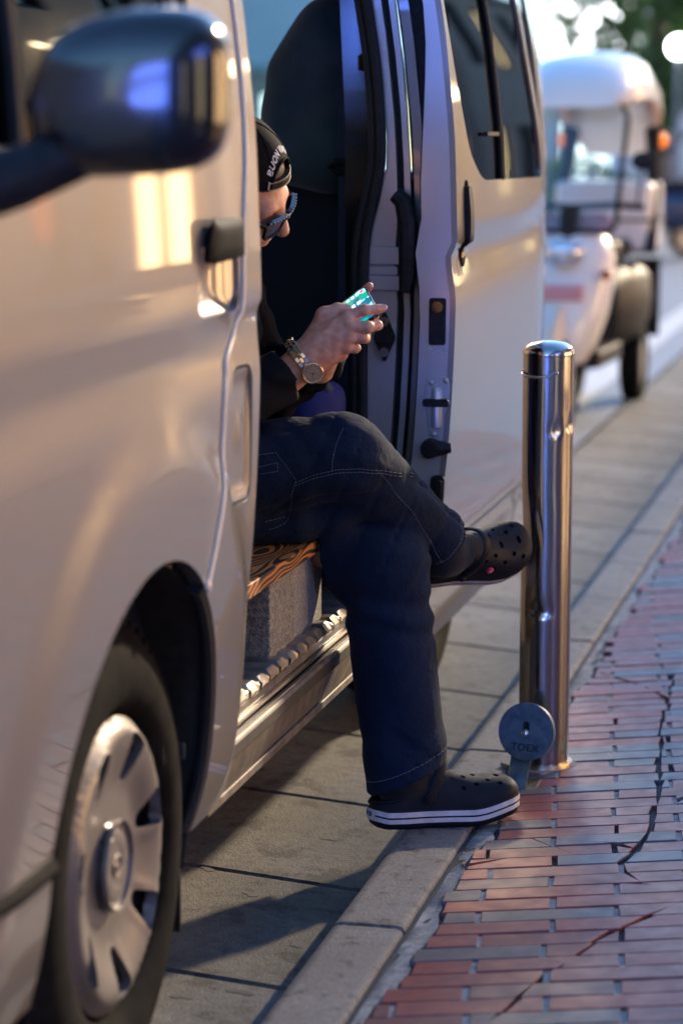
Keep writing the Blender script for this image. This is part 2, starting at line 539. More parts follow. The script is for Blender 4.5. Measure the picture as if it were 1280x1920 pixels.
# flat gum and oil spots on the slabs
for (x, y, r) in [(-1.10, 3.50, .021), (-1.02, 3.56, .026), (-1.20, 3.72, .018), (-1.05, 3.96, .015), (-1.13, 4.02, .022), (-.99, 3.80, .013), (-1.24, 4.12, .02), (-1.0, 3.42, .03), (-.97, 4.66, .02), (-1.17, 3.44, .016), (-1.08, 4.40, .02)]:
    mb = MB(); pts = []; ph_ = rng.uniform(0, 6)
    for a in range(20):
        t = 2*PI*a/20; q = r * (.75 + .22*math.sin(2*t + ph_) + .14*math.sin(3*t + 2*ph_) + rng.uniform(-.08, .08))
        pts.append((x + .9*q*math.cos(t), y + .6*q*math.sin(t)))
    mb.prism(pts, 0, .0004, lambda u, v, h: (u, v, zr(u) + .0003 + h))
    mb.build('gum_spot', M['stain'], gut, world=True)

# kerb stones, each a part
kerb = empty('kerb', (-.845, 4.2, -.1))
tag(kerb, 'pale stone kerb between the gutter and the brick pavement', 'kerb', kind='structure')
y = 3.711 - .58 * 4
prof = [(-.906, -.24), (-.906, -.016), (-.9025, -.006), (-.895, -.001), (-.885, 0), (-.797, 0), (-.789, -.002), (-.785, -.008), (-.785, -.24)]
for k in range(24):
    L = .58
    y0, y1 = y + .003, y + L - .003
    v = []; f = []; n = len(prof); dz = rng.uniform(-.0025, .0025)
    ys = [(y0, .004), (y0 + .004, 0), ((y0 + y1) / 2, 0), (y1 - .004, 0), (y1, .004)]
    for yy, d in ys:
        for (px, pz) in prof: v.append((px + (d if px < -.84 else -d), yy, pz - (d if pz > -.1 else 0) + dz))
    for j in range(len(ys) - 1):
        for i in range(n - 1): f.append((j*n+i, j*n+i+1, (j+1)*n+i+1, (j+1)*n+i))
    f += [tuple(range(n)), tuple(range(len(v) - 1, len(v) - 1 - n, -1))]
    mb = MB(); mb.add(v, f); mb.build('kerb_stone', M['kerb'], kerb, world=True)
    y += L
mb = MB(); mb.box((-.906, y, -.24), (-.785, 120, 0)); mb.build('far_kerb_stone', M['kerb'], kerb, world=True)

# brick pavement
pav = empty('pavement', (-.3, 4.2, 0))
tag(pav, 'pavement of narrow glazed red and grey bricks with cracks', 'pavement', kind='structure')
sheet_bed = MB()
xs = [-.782, -.74, 0, .9]; ys = [1.4, 4, 8, 14]
for j in range(len(ys) - 1):
    for i in range(len(xs) - 1):
        sheet_bed.add([(xs[i], ys[j], zp(xs[i]) - .009), (xs[i+1], ys[j], zp(xs[i+1]) - .009), (xs[i+1], ys[j+1], zp(xs[i+1]) - .009), (xs[i], ys[j+1], zp(xs[i]) - .009)], [(0, 1, 2, 3)])
sheet_bed.build('joint_bed', M['bed'], pav, world=True)
# ragged mortar strip between kerb and bricks
v = []; f = []; nyy = 330; Y0 = 1.6; Y1 = 13.0
edge_x = lambda y: -.742 + .008 * math.sin(y * 9.1) + .006 * math.sin(y * 23.7 + 1) + .004 * math.sin(y * 61)
for j in range(nyy + 1):
    y = Y0 + (Y1 - Y0) * j / nyy
    ex = edge_x(y) + nrs.uniform(-.004, .004)
    row = [(-.779, y, -.016), (-.774, y, -.006 + nrs.uniform(-.003, .001)), (-.757, y, -.004 + nrs.uniform(-.004, .002)), (ex - .004, y, -.003 + nrs.uniform(-.004, .003)), (ex, y, -.012)]
    v += row
    if j:
        for i in range(4): f.append(((j-1)*5+i, (j-1)*5+i+1, j*5+i+1, j*5+i))
link_mesh('mortar_strip', mesh_from('mortar_strip', v, f, True, 50), M['mortar'], pav, True)['kind'] = 'stuff'

CRACKS = [  # (polyline, half width)
    ([(-.47, 4.62), (-.455, 4.42), (-.448, 4.27), (-.455, 4.15), (-.475, 4.075), (-.455, 3.99), (-.415, 3.935), (-.34, 3.93), (-.27, 3.86), (-.1, 3.80)], .0055),
    ([(-.455, 4.15), (-.50, 4.19), (-.56, 4.20)], .0016), ([(-.56, 3.30), (-.52, 3.47), (-.475, 3.62), (-.43, 3.72), (-.36, 3.83)], .0035),
    ([(-.62, 4.175), (-.69, 4.10), (-.755, 4.06)], .0014), ([(-.40, 4.50), (-.34, 4.60), (-.29, 4.71)], .003),
    ([(-.54, 5.6), (-.52, 5.25), (-.505, 5.02), (-.47, 4.62)], .005), ([(-.70, 5.62), (-.60, 5.50), (-.53, 5.36)], .005), ([(-.74, 4.30), (-.66, 4.23), (-.60, 4.16)], .0012)]
def clip(poly, p, n):   # keep the side where (q-p).n >= 0
    out = []; m_ = len(poly)
    for i in range(m_):
        a, b = poly[i], poly[(i + 1) % m_]
        da = (a[0]-p[0])*n[0] + (a[1]-p[1])*n[1]; db = (b[0]-p[0])*n[0] + (b[1]-p[1])*n[1]
        if da >= 0: out.append(a)
        if (da >= 0) != (db >= 0):
            t = da / (da - db); out.append((a[0]+(b[0]-a[0])*t, a[1]+(b[1]-a[1])*t))
    return out
def area(p): return .5 * sum(p[i][0]*p[(i+1) % len(p)][1] - p[(i+1) % len(p)][0]*p[i][1] for i in range(len(p)))
def seg_poly(poly, a, b):
    hits = []
    for i in range(len(poly)):
        c, d = poly[i], poly[(i + 1) % len(poly)]
        r = (b[0]-a[0], b[1]-a[1]); s = (d[0]-c[0], d[1]-c[1]); den = r[0]*s[1]-r[1]*s[0]
        if abs(den) < 1e-12: continue
        t = ((c[0]-a[0])*s[1]-(c[1]-a[1])*s[0])/den; u = ((c[0]-a[0])*r[1]-(c[1]-a[1])*r[0])/den
        if 0 <= t <= 1 and 0 <= u < 1: hits.append((a[0]+r[0]*t, a[1]+r[1]*t))
    return hits
TH = rad(7.5); cT, sT = math.cos(TH), math.sin(TH)
BL, BW, PL, PW = .2165, .0565, .2255, .0612
rows = []
solid = MB(); ends = MB()
cand = []
for r in range(int(2.4 / PW), int(9.2 / PW)):
    w0 = r * PW
    off = (PL / 2 if r % 2 else 0) + .058 + rng.uniform(-.006, .006)
    for c in range(-8, 14):
        u0 = c * PL + off
        cu, cw = u0 + BL/2, w0 + BW/2
        x, y = cu*cT - cw*sT, cu*sT + cw*cT
        if x < -.90 or x > .75 or y < 2.3 or y > 9: continue
        cand.append((x, y, u0, w0))
def in_view(x, y):
    a = math.atan2(-x, y) - rad(13.481)
    d = math.hypot(x, y)
    return -.142 - .02 < a < .2 and y > 3.15
cand.sort(key=lambda q: (not in_view(q[0], q[1]), q[1] if in_view(q[0], q[1]) else math.hypot(q[0] + .4, q[1] - 4)))
made = 0
def holes_bollard(x, y): return math.hypot(x + .718, y - 4.76) < .045
for (x, y, u0, w0) in cand:
    j = [rng.uniform(-.0015, .0015) for _ in range(8)]
    q = [(u0 + j[0], w0 + j[1]), (u0 + BL + j[2], w0 + j[1] + .0006), (u0 + BL + j[4], w0 + BW + j[5]), (u0 + j[6], w0 + BW + j[5])]
    poly = [(a*cT - b*sT, a*sT + b*cT) for a, b in q]
    xe = edge_x(y) + .004
    poly = clip(poly, (xe, y), (1, .06))
    if len(poly) < 3 or area(poly) < .0012: continue
    polys = [poly]
    for line, hw in CRACKS:
        if min(math.hypot(p[0]-x, p[1]-y) for p in line) > .3: continue
        new = []
        for P_ in polys:
            h = []
            for a, b in zip(line, line[1:]): h += sorted(seg_poly(P_, a, b), key=lambda q_: math.hypot(q_[0]-a[0], q_[1]-a[1]))
            if not h: new.append(P_); continue
            if len(h) == 1:       # the crack ends inside this brick
                e_ = min((line[0], line[-1]), key=lambda q_: math.hypot(q_[0]-h[0][0], q_[1]-h[0][1])); h.append((e_[0] + .0001, e_[1]))
            d = (h[-1][0]-h[0][0], h[-1][1]-h[0][1]); l = math.hypot(*d); tj = rng.uniform(-.22, .22); tj2 = rng.uniform(-.1, .1)
            if l < .012: new.append(P_); continue
            n_ = (-d[1]/l, d[0]/l); w_ = hw * rng.uniform(.25, 1.2); dj = rng.uniform(-.005, .005)
            for s_ in (1, -1):
                c_ = clip(P_, (h[0][0] + n_[0]*(w_*s_ + dj), h[0][1] + n_[1]*(w_*s_ + dj)), (n_[0]*s_ + tj, n_[1]*s_ + tj2))
                if len(c_) >= 3 and area(c_) > .0002: new.append(c_)
        polys = new
    mi = rng.choices(range(6), weights=[4, 5, 3, 2.2, 1.8, 3])[0]
    dz = rng.uniform(-.0012, .0012); tl = (rng.uniform(-.004, .004), rng.uniform(-.006, .006))
    mb = MB() if made < 300 else solid
    for P_ in polys:
        if area(P_) < 0: P_ = P_[::-1]
        cx = sum(p[0] for p in P_)/len(P_); cy = sum(p[1] for p in P_)/len(P_)
        ins = []; ch_ = .0013 if len(polys) == 1 else .0009
        n_ = len(P_)
        for i in range(n_):
            a, b, c = P_[i-1], P_[i], P_[(i+1) % n_]
            d1 = Vector((b[0]-a[0], b[1]-a[1])).normalized() if math.hypot(b[0]-a[0], b[1]-a[1]) > 1e-6 else Vector((1, 0))
            d2 = Vector((c[0]-b[0], c[1]-b[1])).normalized() if math.hypot(c[0]-b[0], c[1]-b[1]) > 1e-6 else Vector((1, 0))
            nn = Vector((-d1.y - d2.y, d1.x + d2.x))
            if nn.length < 1e-6: nn = Vector((cx-b[0], cy-b[1]))
            nn.normalize(); ins.append((b[0] + nn.x*ch_, b[1] + nn.y*ch_))
        zt = lambda px, py: zp(px) + dz + tl[0]*(px-cx) + tl[1]*(py-cy)
        v = [(p[0], p[1], zt(*p)) for p in ins] + [(p[0], p[1], zt(*p) - .0018) for p in P_] + [(p[0], p[1], zt(*p) - .012) for p in P_]
        f = [tuple(range(n_))] + [(i, i + n_, (i + 1) % n_ + n_, (i + 1) % n_) for i in range(n_)] + [(i + n_, i + 2*n_, (i + 1) % n_ + 2*n_, (i + 1) % n_ + n_) for i in range(n_)]
        mb.add(v, f, 0 if made < 300 else mi)
    # grey mortar in the head joint
    if rng.random() < .86:
        uu0, uu1 = u0 + BL - .001, u0 + PL + .001
        e = [(uu0, w0 + .002), (uu1, w0 + .002), (uu1, w0 + BW - .002), (uu0, w0 + BW - .002)]
        e = [(a*cT - b*sT, a*sT + b*cT) for a, b in e]
        if e[0][0] > xe + .01:
            hz = -.0014 - rng.random() * .0022
            ends.add([(p[0], p[1], zp(p[0]) + hz) for p in e] + [(p[0], p[1], zp(p[0]) - .012) for p in e], [(0, 1, 2, 3)] + [(i, i+4, (i+1) % 4 + 4, (i+1) % 4) for i in range(4)])
    if made < 300:
        mb.build('brick', BR[mi], pav, sharp=12, world=True, clean=False); made += 1
solid.build('bricks', BR, pav, sharp=12, world=True, clean=False)['kind'] = 'stuff'
ends.build('mortar_joints', M['mortar'], pav, world=True, clean=False)['kind'] = 'stuff'
M['far_brick'] = mat('far_brick_paving', (.15, .07, .06), .42, var=(.08, .07, .075), var_scale=6, bump=.3, bump_scale=60)
mb = MB()
for (x0, x1, y0, y1) in [(-.782, .9, 9.0, 120), (.74, 5, -12, 120), (-.782, .76, -12, 2.42)]:
    mb.add([(x0, y0, zp(x0) - .004), (x1, y0, zp(x1) - .004), (x1, y1, zp(x1) - .004), (x0, y1, zp(x0) - .004)], [(0, 1, 2, 3)])
mb.build('far_paving', M['far_brick'], pav, world=True)
# ================================================================== the van
_zs = [0, .239, .301, .431, .585, .669, .80, .93, 1.06, 1.28, 1.477, 1.62, 1.75, 1.86, 1.99]
_xs = [-1.13, -1.056, -1.036, -1.019, -.999, -.990, -.9825, -.978, -.977, -.984, -1.004, -1.028, -1.055, -1.085, -1.16]
_zt = np.linspace(0, 2, 801)
_xt = np.interp(_zt, _zs, _xs)
_k = np.exp(-.5 * (np.arange(-40, 41) * .0025 / .035) ** 2); _k /= _k.sum()
_xt = np.convolve(np.pad(_xt, 40, 'edge'), _k, 'valid')
def sstep(a, b, x):
    t = np.clip((x - a) / (b - a), 0, 1); return t * t * (3 - 2 * t)
ARC = (3.05, .352, .357)     # front wheel arch: y, z, radius
ARC2 = (5.62, .352, .357)
def bodyX(y, z, off=0.0, crease=.008, arch=True):
    y = np.asarray(y, float); z = np.asarray(z, float)
    x = np.interp(z, _zt, _xt)
    # character line: a ledge that sinks below the belt line and swells out again
    zc = .985 + .03 * (y - 2.5)
    x = x - crease * sstep(zc + .011, zc - .004, z) * (1 - .85 * sstep(zc - .01, zc - .11, z))
    if arch:
        for A in (ARC, ARC2):
            r = np.hypot(y - A[0], z - A[1])
            x = x + .011 * sstep(A[2] + .20, A[2] + .135, r) * sstep(1.0, .80, z)
    x = x - .30 * np.maximum(2.42 - y, 0) ** 2 - 2.2 * np.maximum(2.10 - y, 0) ** 2
    x = x - 2.0 * np.maximum(y - 6.40, 0) ** 2
    return x + off
def fbody(off=0.0, **k): return lambda y, z: (bodyX(y, z, off, **k), y, z)

van = empty('van', (-1.82, 4.3, -.06))
tag(van, 'silver van parked at the kerb with its side door slid open', 'van')
def arcpts(a0, a1, n, A=ARC, r=None):
    r = r or A[2]
    return [(A[0] + r*math.cos(rad(a0 + (a1-a0)*i/n)), A[1] + r*math.sin(rad(a0 + (a1-a0)*i/n))) for i in range(n + 1)]
seam = [(3.262, .640), (3.290, .690), (3.310, .735), (3.333, .795), (3.347, .90), (3.362, .955), (3.405, .985), (3.432, 1.02), (3.445, 1.12), (3.474, 1.24), (3.487, 1.36), (3.484, 1.46), (3.470, 1.62), (3.445, 1.78)]
# ---- front door
dout = seam + [(3.42, 1.86), (2.78, 1.86), (2.42, 1.44), (2.16, 1.20), (2.10, .95), (2.11, .40), (2.697, .40)] + arcpts(172.5, 54.5, 26)[1:]
win = rounded([(3.235, 1.265), (3.215, 1.77), (2.80, 1.77), (2.46, 1.39), (2.36, 1.265)], [.05, .05, .05, .05, .03])
fd = sheet('front_door', dout, [rounded([(3.222, 1.024), (3.425, 1.024), (3.425, 1.122), (3.222, 1.122)], .03), win], fbody(.002), .03, .022, M['paint'], van, bevel=.004, edge_sp=.02)
sheet('window', win, [], fbody(-.012, crease=0), .06, .004, M['tint'], fd, edge_sp=.03)
# rubber round the door glass
pts = [(float(bodyX(a, b, .0015)), a, b) for a, b in resample(rounded([(3.243, 1.257), (3.223, 1.778), (2.796, 1.778), (2.455, 1.394), (2.342, 1.257)], .05), .03)]
mb = MB(); mb.tube(pts, .009, 8, closed=True); mb.build('window_seal', M['rubber'], fd, world=True)
# division bar of the quarter light
mb = MB(); mb.tube([(float(bodyX(2.56, z, -.002)), 2.56 + (z - 1.2) * .06, z) for z in (1.255, 1.35, 1.5, 1.54)], .013, 8); mb.build('quarter_bar', M['rubber'], fd, world=True)
# handle in its cup
cup = rounded([(3.216, 1.018), (3.431, 1.018), (3.431, 1.128), (3.216, 1.128)], .034)
def fcup(y, z):
    d = np.clip(1 - np.maximum(np.abs((y - 3.3235) / .108), np.abs((z - 1.073) / .056)) ** 3, 0, 1)
    return (bodyX(y, z, .0005) - .026 * d - .002, y, z)
sheet('handle_cup', cup, [], fcup, .012, .003, M['paint'], fd, edge_sp=.012)
def fhan(y, z):
    e = np.clip(1 - np.maximum(np.abs((y - 3.326) / .1), np.abs((z - 1.13) / .036)) ** 4, 0, 1)
    return (bodyX(y, z, -.002) + .026 * np.sqrt(e), y, z)
sheet('door_handle', rounded([(3.232, 1.098), (3.418, 1.106), (3.422, 1.158), (3.25, 1.164)], [.02, .012, .02, .03]), [], fhan, .01, .010, M['matt_black'], fd, edge_sp=.01, bevel=.003)
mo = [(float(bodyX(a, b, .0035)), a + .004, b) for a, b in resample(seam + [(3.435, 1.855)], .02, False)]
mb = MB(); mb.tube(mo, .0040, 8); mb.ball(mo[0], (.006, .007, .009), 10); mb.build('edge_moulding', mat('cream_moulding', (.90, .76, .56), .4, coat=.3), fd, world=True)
# ---- mirror
mir = empty('side_mirror', (-.985, 2.4, 1.2), parent=fd)
mir.location = wmat(fd).inverted() @ Vector((-.985, 2.4, 1.2))
v = []; f = []; nu, nv = 40, 24
for j in range(nv + 1):
    b = -PI/2 + PI * j / nv
    for i in range(nu):
        a = 2 * PI * i / nu
        se = lambda c, e: math.copysign(abs(c) ** e, c)
        x = se(math.cos(a), .52) * se(math.cos(b), .62); z = se(math.sin(a), .52) * se(math.cos(b), .62); y = se(math.sin(b), .8)
        xx = .108 * x; zz = .084 * z
        if z > 0: xx = xx * (1 - .10 * z) + .012 * z              # narrower above
        zz -= .018 * max(0, -x) * (1 if z > 0 else -.1) * 1.0
        zz += -.012 * (1 - x) * .5 * (1 if z < 0 else 0)
        v.append((-.806 + xx, 2.42 + (.060 * y if y < 0 else .035 * y), 1.325 + zz))
for j in range(nv):
    for i in range(nu): f.append((j*nu+i, j*nu+(i+1) % nu, (j+1)*nu+(i+1) % nu, (j+1)*nu+i))
hb = MB(); hb.add(v, f); hb.build('mirror_housing', M['gloss_black'], mir, world=True, sharp=None)
mb = MB(); mb.prism(rounded([(-.89, 1.27), (-.72, 1.275), (-.722, 1.385), (-.87, 1.372)], .03), 2.452, 2.458, lambda u, v_, h: (u, h, v_))
mb.build('mirror_glass', M['steel'], mir, world=True)
mb = MB(); mb.tube([(-1.0, 2.33, 1.205), (-.96, 2.34, 1.222), (-.91, 2.37, 1.236), (-.86, 2.40, 1.258), (-.82, 2.42, 1.28)], [.044, .038, .032, .028, .026], 14); mb.build('mirror_arm', M['black'], mir, world=True)
mb = MB(); mb.ball((-.99, 2.31, 1.215), (.022, .12, .048), 18); mb.build('mirror_base', M['black'], mir, world=True)
# ---- panel between door seam and door opening
E0 = 3.555
gap = [(a + .0055, b) for a, b in seam]
lid = rounded([(3.402, .737), (3.520, .732), (3.507, .934), (3.408, .936)], [.03, .03, .028, .028])
lido = rounded([(3.398, .733), (3.524, .728), (3.511, .938), (3.404, .940)], [.032, .032, .03, .03])
sp_out = arcpts(-19, 54.5, 16)[:-1] + gap + [(3.43, 1.86), (E0, 1.86), (E0, .24)]
spn = sheet('side_panel', sp_out[::1], [lido], fbody(0), .022, .02, M['paint'], van, bevel=.004, edge_sp=.018)
def flid(y, z):
    e = np.maximum(np.abs((y - 3.461) / .06), np.abs((z - .835) / .104))
    return (bodyX(y, z, -.001) - .006 * sstep(.97, .72, e) + .004 * sstep(.35, 0, e), y, z)
sheet('fuel_lid', lid, [], flid, .01, .004, M['paint'], van, edge_sp=.008, bevel=.0015)
sheet('lid_recess', rounded([(3.39, .72), (3.53, .72), (3.53, .95), (3.39, .95)], .02), [], fbody(-.0165), .03, .003, M['black'], van)
# pillar behind that edge
mb = MB(); 
for z0, z1 in zip(np.arange(.25, 1.80, .08), np.arange(.33, 1.88, .08)):
    xa, xb = float(bodyX(E0, z0)) - .006, float(bodyX(E0, z1)) - .006
    v = [(xa, E0 - .001, z0), (xa - .10, E0 - .001, z0), (xa - .10, E0 - .07, z0), (xa - .02, E0 - .07, z0), (xb, E0 - .001, z1), (xb - .10, E0 - .001, z1), (xb - .10, E0 - .07, z1), (xb - .02, E0 - .07, z1)]
    mb.add(v, [(0, 1, 5, 4), (1, 2, 6, 5), (2, 3, 7, 6), (3, 0, 4, 7)])
mb.build('door_pillar', M['jamb'], van, world=True)
# ---- wheels
M['dark_rim'] = mat('dark_wheel_steel', (.025, .025, .028), .6, .3)
def make_wheel(cy, steer=0, wx=-1.05):
    w = empty('wheel', (0, 0, 0), parent=van)
    w.location = wmat(van).inverted() @ Vector((wx, cy, .285)); w.rotation_euler = (0, 0, steer)
    tb = MB(); R_ = .345
    pr = [(.205, -.03), (.212, -.008), (.225, .006), (.25, .014), (.28, .013), (.305, .006), (.322, -.010), (.334, -.018), (.341, -.026), (R_, -.040)]
    for h in (-.066, -.10, -.134):
        pr += [(R_, h + .006), (R_ - .008, h + .004), (R_ - .008, h - .004), (R_, h - .006)]
    pr += [(R_, -.165), (.334, -.185), (.30, -.205), (.25, -.205), (.205, -.17)]
    tb.lathe(pr, 'X', 72)
    for k in range(56):          # shoulder blocks
        a = 2*PI*k/56
        Mr = Matrix.Rotation(a, 4, 'X')
        tb.box((-.042, -.011, .331), (-.016, .011, .3455), 0, Mr)
    tb.build('tyre', M['tyre'], w, sharp=40)
    # cover with seven pockets
    out = [(.206*math.cos(2*PI*i/72), .206*math.sin(2*PI*i/72)) for i in range(72)]
    hs = []
    for k in range(7):
        a = rad(90 + 26 + 360/7*k); ca, sa = math.cos(a), math.sin(a)
        loc = rounded([(.118, -.010), (.152, -.022), (.178, -.031), (.186, -.015), (.186, .015), (.178, .031), (.152, .022), (.118, .010)], [.012, .012, .016, .008, .008, .016, .012, .012], 4)
        hs.append([(p[0]*ca - p[1]*sa, p[0]*sa + p[1]*ca) for p in loc])
    def fcov(u, v_):
        r = np.hypot(u, v_); th = np.arctan2(v_, u)
        x = -.006 + .016 * sstep(.206, .185, r) - .020 * sstep(.185, .10, r) + .012 * sstep(.056, .050, r) - .006 * sstep(.026, .022, r)
        ph = (th - rad(116)) * 7 % (2*PI)
        ridge = np.exp(-((np.minimum(ph, 2*PI - ph) - 1.25) / .35) ** 2) * sstep(.09, .13, r) * sstep(.195, .18, r)
        return (x + .0018 * ridge, u, v_)
    cv = sheet('wheel_cover', out, hs, fcov, .009, .016, M['cover'], w, world=False, bevel=.002, edge_sp=.008, side=1, sharp=50)
    rb = MB()
    rb.lathe([(.0, -.075), (.06, -.075), (.10, -.06), (.16, -.055), (.19, -.045), (.202, -.02), (.206, -.02), (.206, -.06), (.0, -.10)], 'X', 48)
    rb.build('rim', M['dark_rim'], w)
    cb = MB(); cb.lathe([(.0585, .000), (.060, .006), (.0625, .007), (.064, .001)], 'X', 40); 
    cb.tube([(.001, .020*math.cos(t), .014*math.sin(t)) for t in [2*PI*i/20 for i in range(20)]], .0022, 6, closed=True)
    cb.tube([(.001, .009*math.cos(t), .014*math.sin(t)) for t in [2*PI*i/20 for i in range(20)]], .0018, 6, closed=True)
    cb.tube([(.001, .012*math.cos(t), .005 + .005*math.sin(t)) for t in [2*PI*i/16 for i in range(16)]], .0016, 6, closed=True)
    cb.build('centre_badge', M['cover'], w)
    return w
make_wheel(ARC[0], rad(1.0)); make_wheel(ARC2[0], 0, -1.125)
# wheel housing
for A, nm in ((ARC, 'wheel_housing'), (ARC2, 'wheel_housing')):
    mb = MB(); pts = arcpts(-28, 208, 30, A, .352)
    for (x0, x1) in ((-1.008, -1.012), (-1.012, -1.34)):
        for p, q in zip(pts, pts[1:]):
            def X_(pp, x): return min(x, float(bodyX(pp[0], min(max(pp[1], .25), 1.5))) - .008)
            mb.add([(X_(p, x0), *p), (X_(q, x0), *q), (X_(q, x1) - (.0 if x1 > -1.1 else 0), *q), (X_(p, x1), *p)], [(0, 1, 2, 3)])
    n0 = [(-1.34, *p) for p in pts]
    mb.add(n0, [tuple(range(len(n0)))])
    mb.build(nm, M['dirty'], van, world=True)
# black lip of the arch, with the mud flap edge behind the wheel
mb = MB(); pts = arcpts(54, -19, 16, ARC, .352); mb.tube([(float(bodyX(a, b)) - .012, a, b) for a, b in pts], .011, 8)
mb.build('arch_lip', M['rubber'], van, world=True)
mb = MB(); mb.box((-1.24, 3.405, .07), (-1.07, 3.413, .25)); mb.build('mud_flap', M['rubber'], van, world=True, bevel=.002)
# ---- front bumper (side return)
fb = sheet('bumper', [(2.03, .20), (2.72, .20), (2.71, .25), (2.70, .30), (2.695, .378), (2.03, .385)], [], fbody(.006), .03, .02, M['paint'], van, bevel=.006)
mb = MB(); mb.tube([(float(bodyX(a, .392, .001)), a, .392) for a in np.linspace(2.05, 2.695, 12)], .0135, 8); mb.build('bumper_seal', M['matt_black'], van, world=True)
# ---- sill and step
sh = sheet('sill', [(3.555, .24), (4.80, .24), (4.80, .326), (3.555, .326)], [], fbody(0, arch=False, crease=0), .03, .02, M['sill'], van, bevel=.006)
mb = MB(); mb.box((-1.075, 3.50, .225), (-1.052, 4.90, .241)); mb.build('sill_lip', M['sill'], van, world=True, bevel=.003)
mb = MB(); mb.box((-1.10, 3.50, .300), (-1.034, 4.80, .322)); mb.build('door_rail', M['dirty'], van, world=True, bevel=.002)
mb = MB(); mb.tube([(-1.046, 3.5, .326), (-1.046, 4.8, .326)], .005, 8); mb.tube([(-1.057, 3.5, .334), (-1.057, 4.8, .334)], .006, 8); mb.build('rail_bead', M['steel'], van, world=True)
mb = MB(); mb.box((-1.10, 3.50, .321), (-1.064, 4.80, .368)); mb.build('step_riser', M['rubber'], van, world=True)
fl = MB(); fl.box((-2.62, 3.4, .34), (-1.055, 6.5, .374)); floor_o = fl.build('floor_plate', M['tread'], van, world=True, bevel=.006)
for k in range(24):
    rb = MB()
    yy = 3.52 + k * .064
    w_ = .0275 + .003*math.sin(k*2.3); dx = .0015*math.sin(k*1.7)
    sec = lambda x, z0, h, g=1.0: [(x, yy - w_*g, z0), (x, yy - w_*.62*g, z0 + h), (x, yy + w_*.62*g, z0 + h), (x, yy + w_*g, z0)]
    R4 = [sec(-1.40, .3738, .004), sec(-1.09, .3738, .007)]
    v4 = [p for q in R4 for p in q] + [(-1.0515 + dx, yy - w_*.95, .3725), (-1.062, yy - w_*.60, .3805), (-1.062, yy + w_*.60, .3805), (-1.0515 + dx, yy + w_*.95, .3725)] + [(-1.0535, yy - w_*.8, .358), (-1.050 + dx, yy - w_*.45, .364), (-1.050 + dx, yy + w_*.45, .364), (-1.0535, yy + w_*.8, .358)]
    rb.add(v4, [(i*4+j, i*4+j+1, i*4+j+5, i*4+j+4) for i in range(3) for j in range(3)] + [(12, 13, 14, 15)])
    rb.build('tread_rib', M['tread'], van, world=True, bevel=.003, sharp=50)
# underside
mb = MB(); mb.box((-2.60, 2.5, .20), (-1.09, 6.4, .335)); mb.build('underbody', M['dirty'], van, world=True)
# ---- door opening, rear side
JY = 4.785
def fj(off=0): return lambda x, z: (x, JY - off + 0 * x, z)
zj = np.linspace(.31, 1.84, 18)
edge_in = [(-1.092, .31), (-1.092, .76), (-1.093, .95), (-1.091, 1.03), (-1.083, 1.09), (-1.068, 1.15), (-1.056, 1.21), (-1.055, 1.27), (-1.064, 1.40), (-1.085, 1.53), (-1.115, 1.70), (-1.15, 1.80)]
outer = [(float(bodyX(4.8, z)) - .052, z) for z in zj]
jp = sheet('rear_jamb', outer + edge_in[::-1], [], fj(), .03, .02, M['jamb'], van, side=1, bevel=.004, edge_sp=.02)
def strip(nm, a, b, off, m, zlo=.31, zhi=1.84, th=.012):
    P_ = [(float(bodyX(4.8, z)) + a, z) for z in np.linspace(zlo, zhi, 16)]; Q_ = [(float(bodyX(4.8, z)) + b, z) for z in np.linspace(zhi, zlo, 16)]
    return sheet(nm, Q_[::-1] + P_[::-1], [], fj(off), .03, th, m, van, side=1, bevel=.003, edge_sp=.03)
strip('jamb_groove', -.056, -.034, -.022, M['black'])
strip('jamb_lip', -.036, -.024, .004, M['jamb'])
strip('jamb_gap', -.026, .03, -.03, M['black'])
# seal round the opening
sl = [(-1.088, .34), (-1.099, .55), (-1.100, .76), (-1.101, .95), (-1.099, 1.03), (-1.091, 1.095), (-1.076, 1.155), (-1.064, 1.215), (-1.063, 1.28), (-1.072, 1.41), (-1.093, 1.54), (-1.123, 1.71), (-1.16, 1.82)]
sl = [(float(np.interp(t, np.linspace(0, 1, len(sl)), [p[0] for p in sl])), float(np.interp(t, np.linspace(0, 1, len(sl)), [p[1] for p in sl]))) for t in np.linspace(0, 1, 60)]
for _ in range(3): sl = [sl[0]] + [((a[0]+2*b[0]+c[0])/4, (a[1]+2*b[1]+c[1])/4) for a, b, c in zip(sl, sl[1:], sl[2:])] + [sl[-1]]
mb = MB(); mb.tube([(a, JY - .012, b) for a, b in sl], .0105, 10, up=(1, 0, 0)); mb.tube([(a - .018, JY - .006, b) for a, b in sl], .009, 10, up=(1, 0, 0))
mb.build('door_seal', M['rubber'], van, world=True)
# plates, striker and check arm on the jamb
for (z0, z1, x0, x1, o_) in ((1.018, 1.055, -1.088, -1.018, .006), (.998, 1.014, -1.088, -1.03, .002), (.966, .996, -1.088, -1.006, .007)):
    mb = MB(); mb.box((x0, JY - .004 - o_, z0), (x1, JY - .0035, z1)); mb.build('jamb_plate', M['jamb'], van, world=True, bevel=.003)
st = MB(); st.prism(rounded([(-1.078, .868), (-1.058, .824), (-1.054, .824), (-1.034, .868), (-1.034, .876), (-1.053, .922), (-1.059, .922), (-1.078, .876)], .008), 0, .008, lambda u, v_, h: (u, JY - .003 - h, v_))
st.box((-1.074, JY - .022, .862), (-1.038, JY - .009, .882))
so = st.build('door_striker', M['black'], van, world=True, bevel=.0015)
for z in (.842, .904):
    mb = MB(); mb.lathe([(0, .0), (.004, .0), (.0045, .001), (.0095, .001), (.0095, -.003)], 'Y', 16, (-1.056, JY - .0125, z)); mb.build('screw', M['steel'], so, world=True)
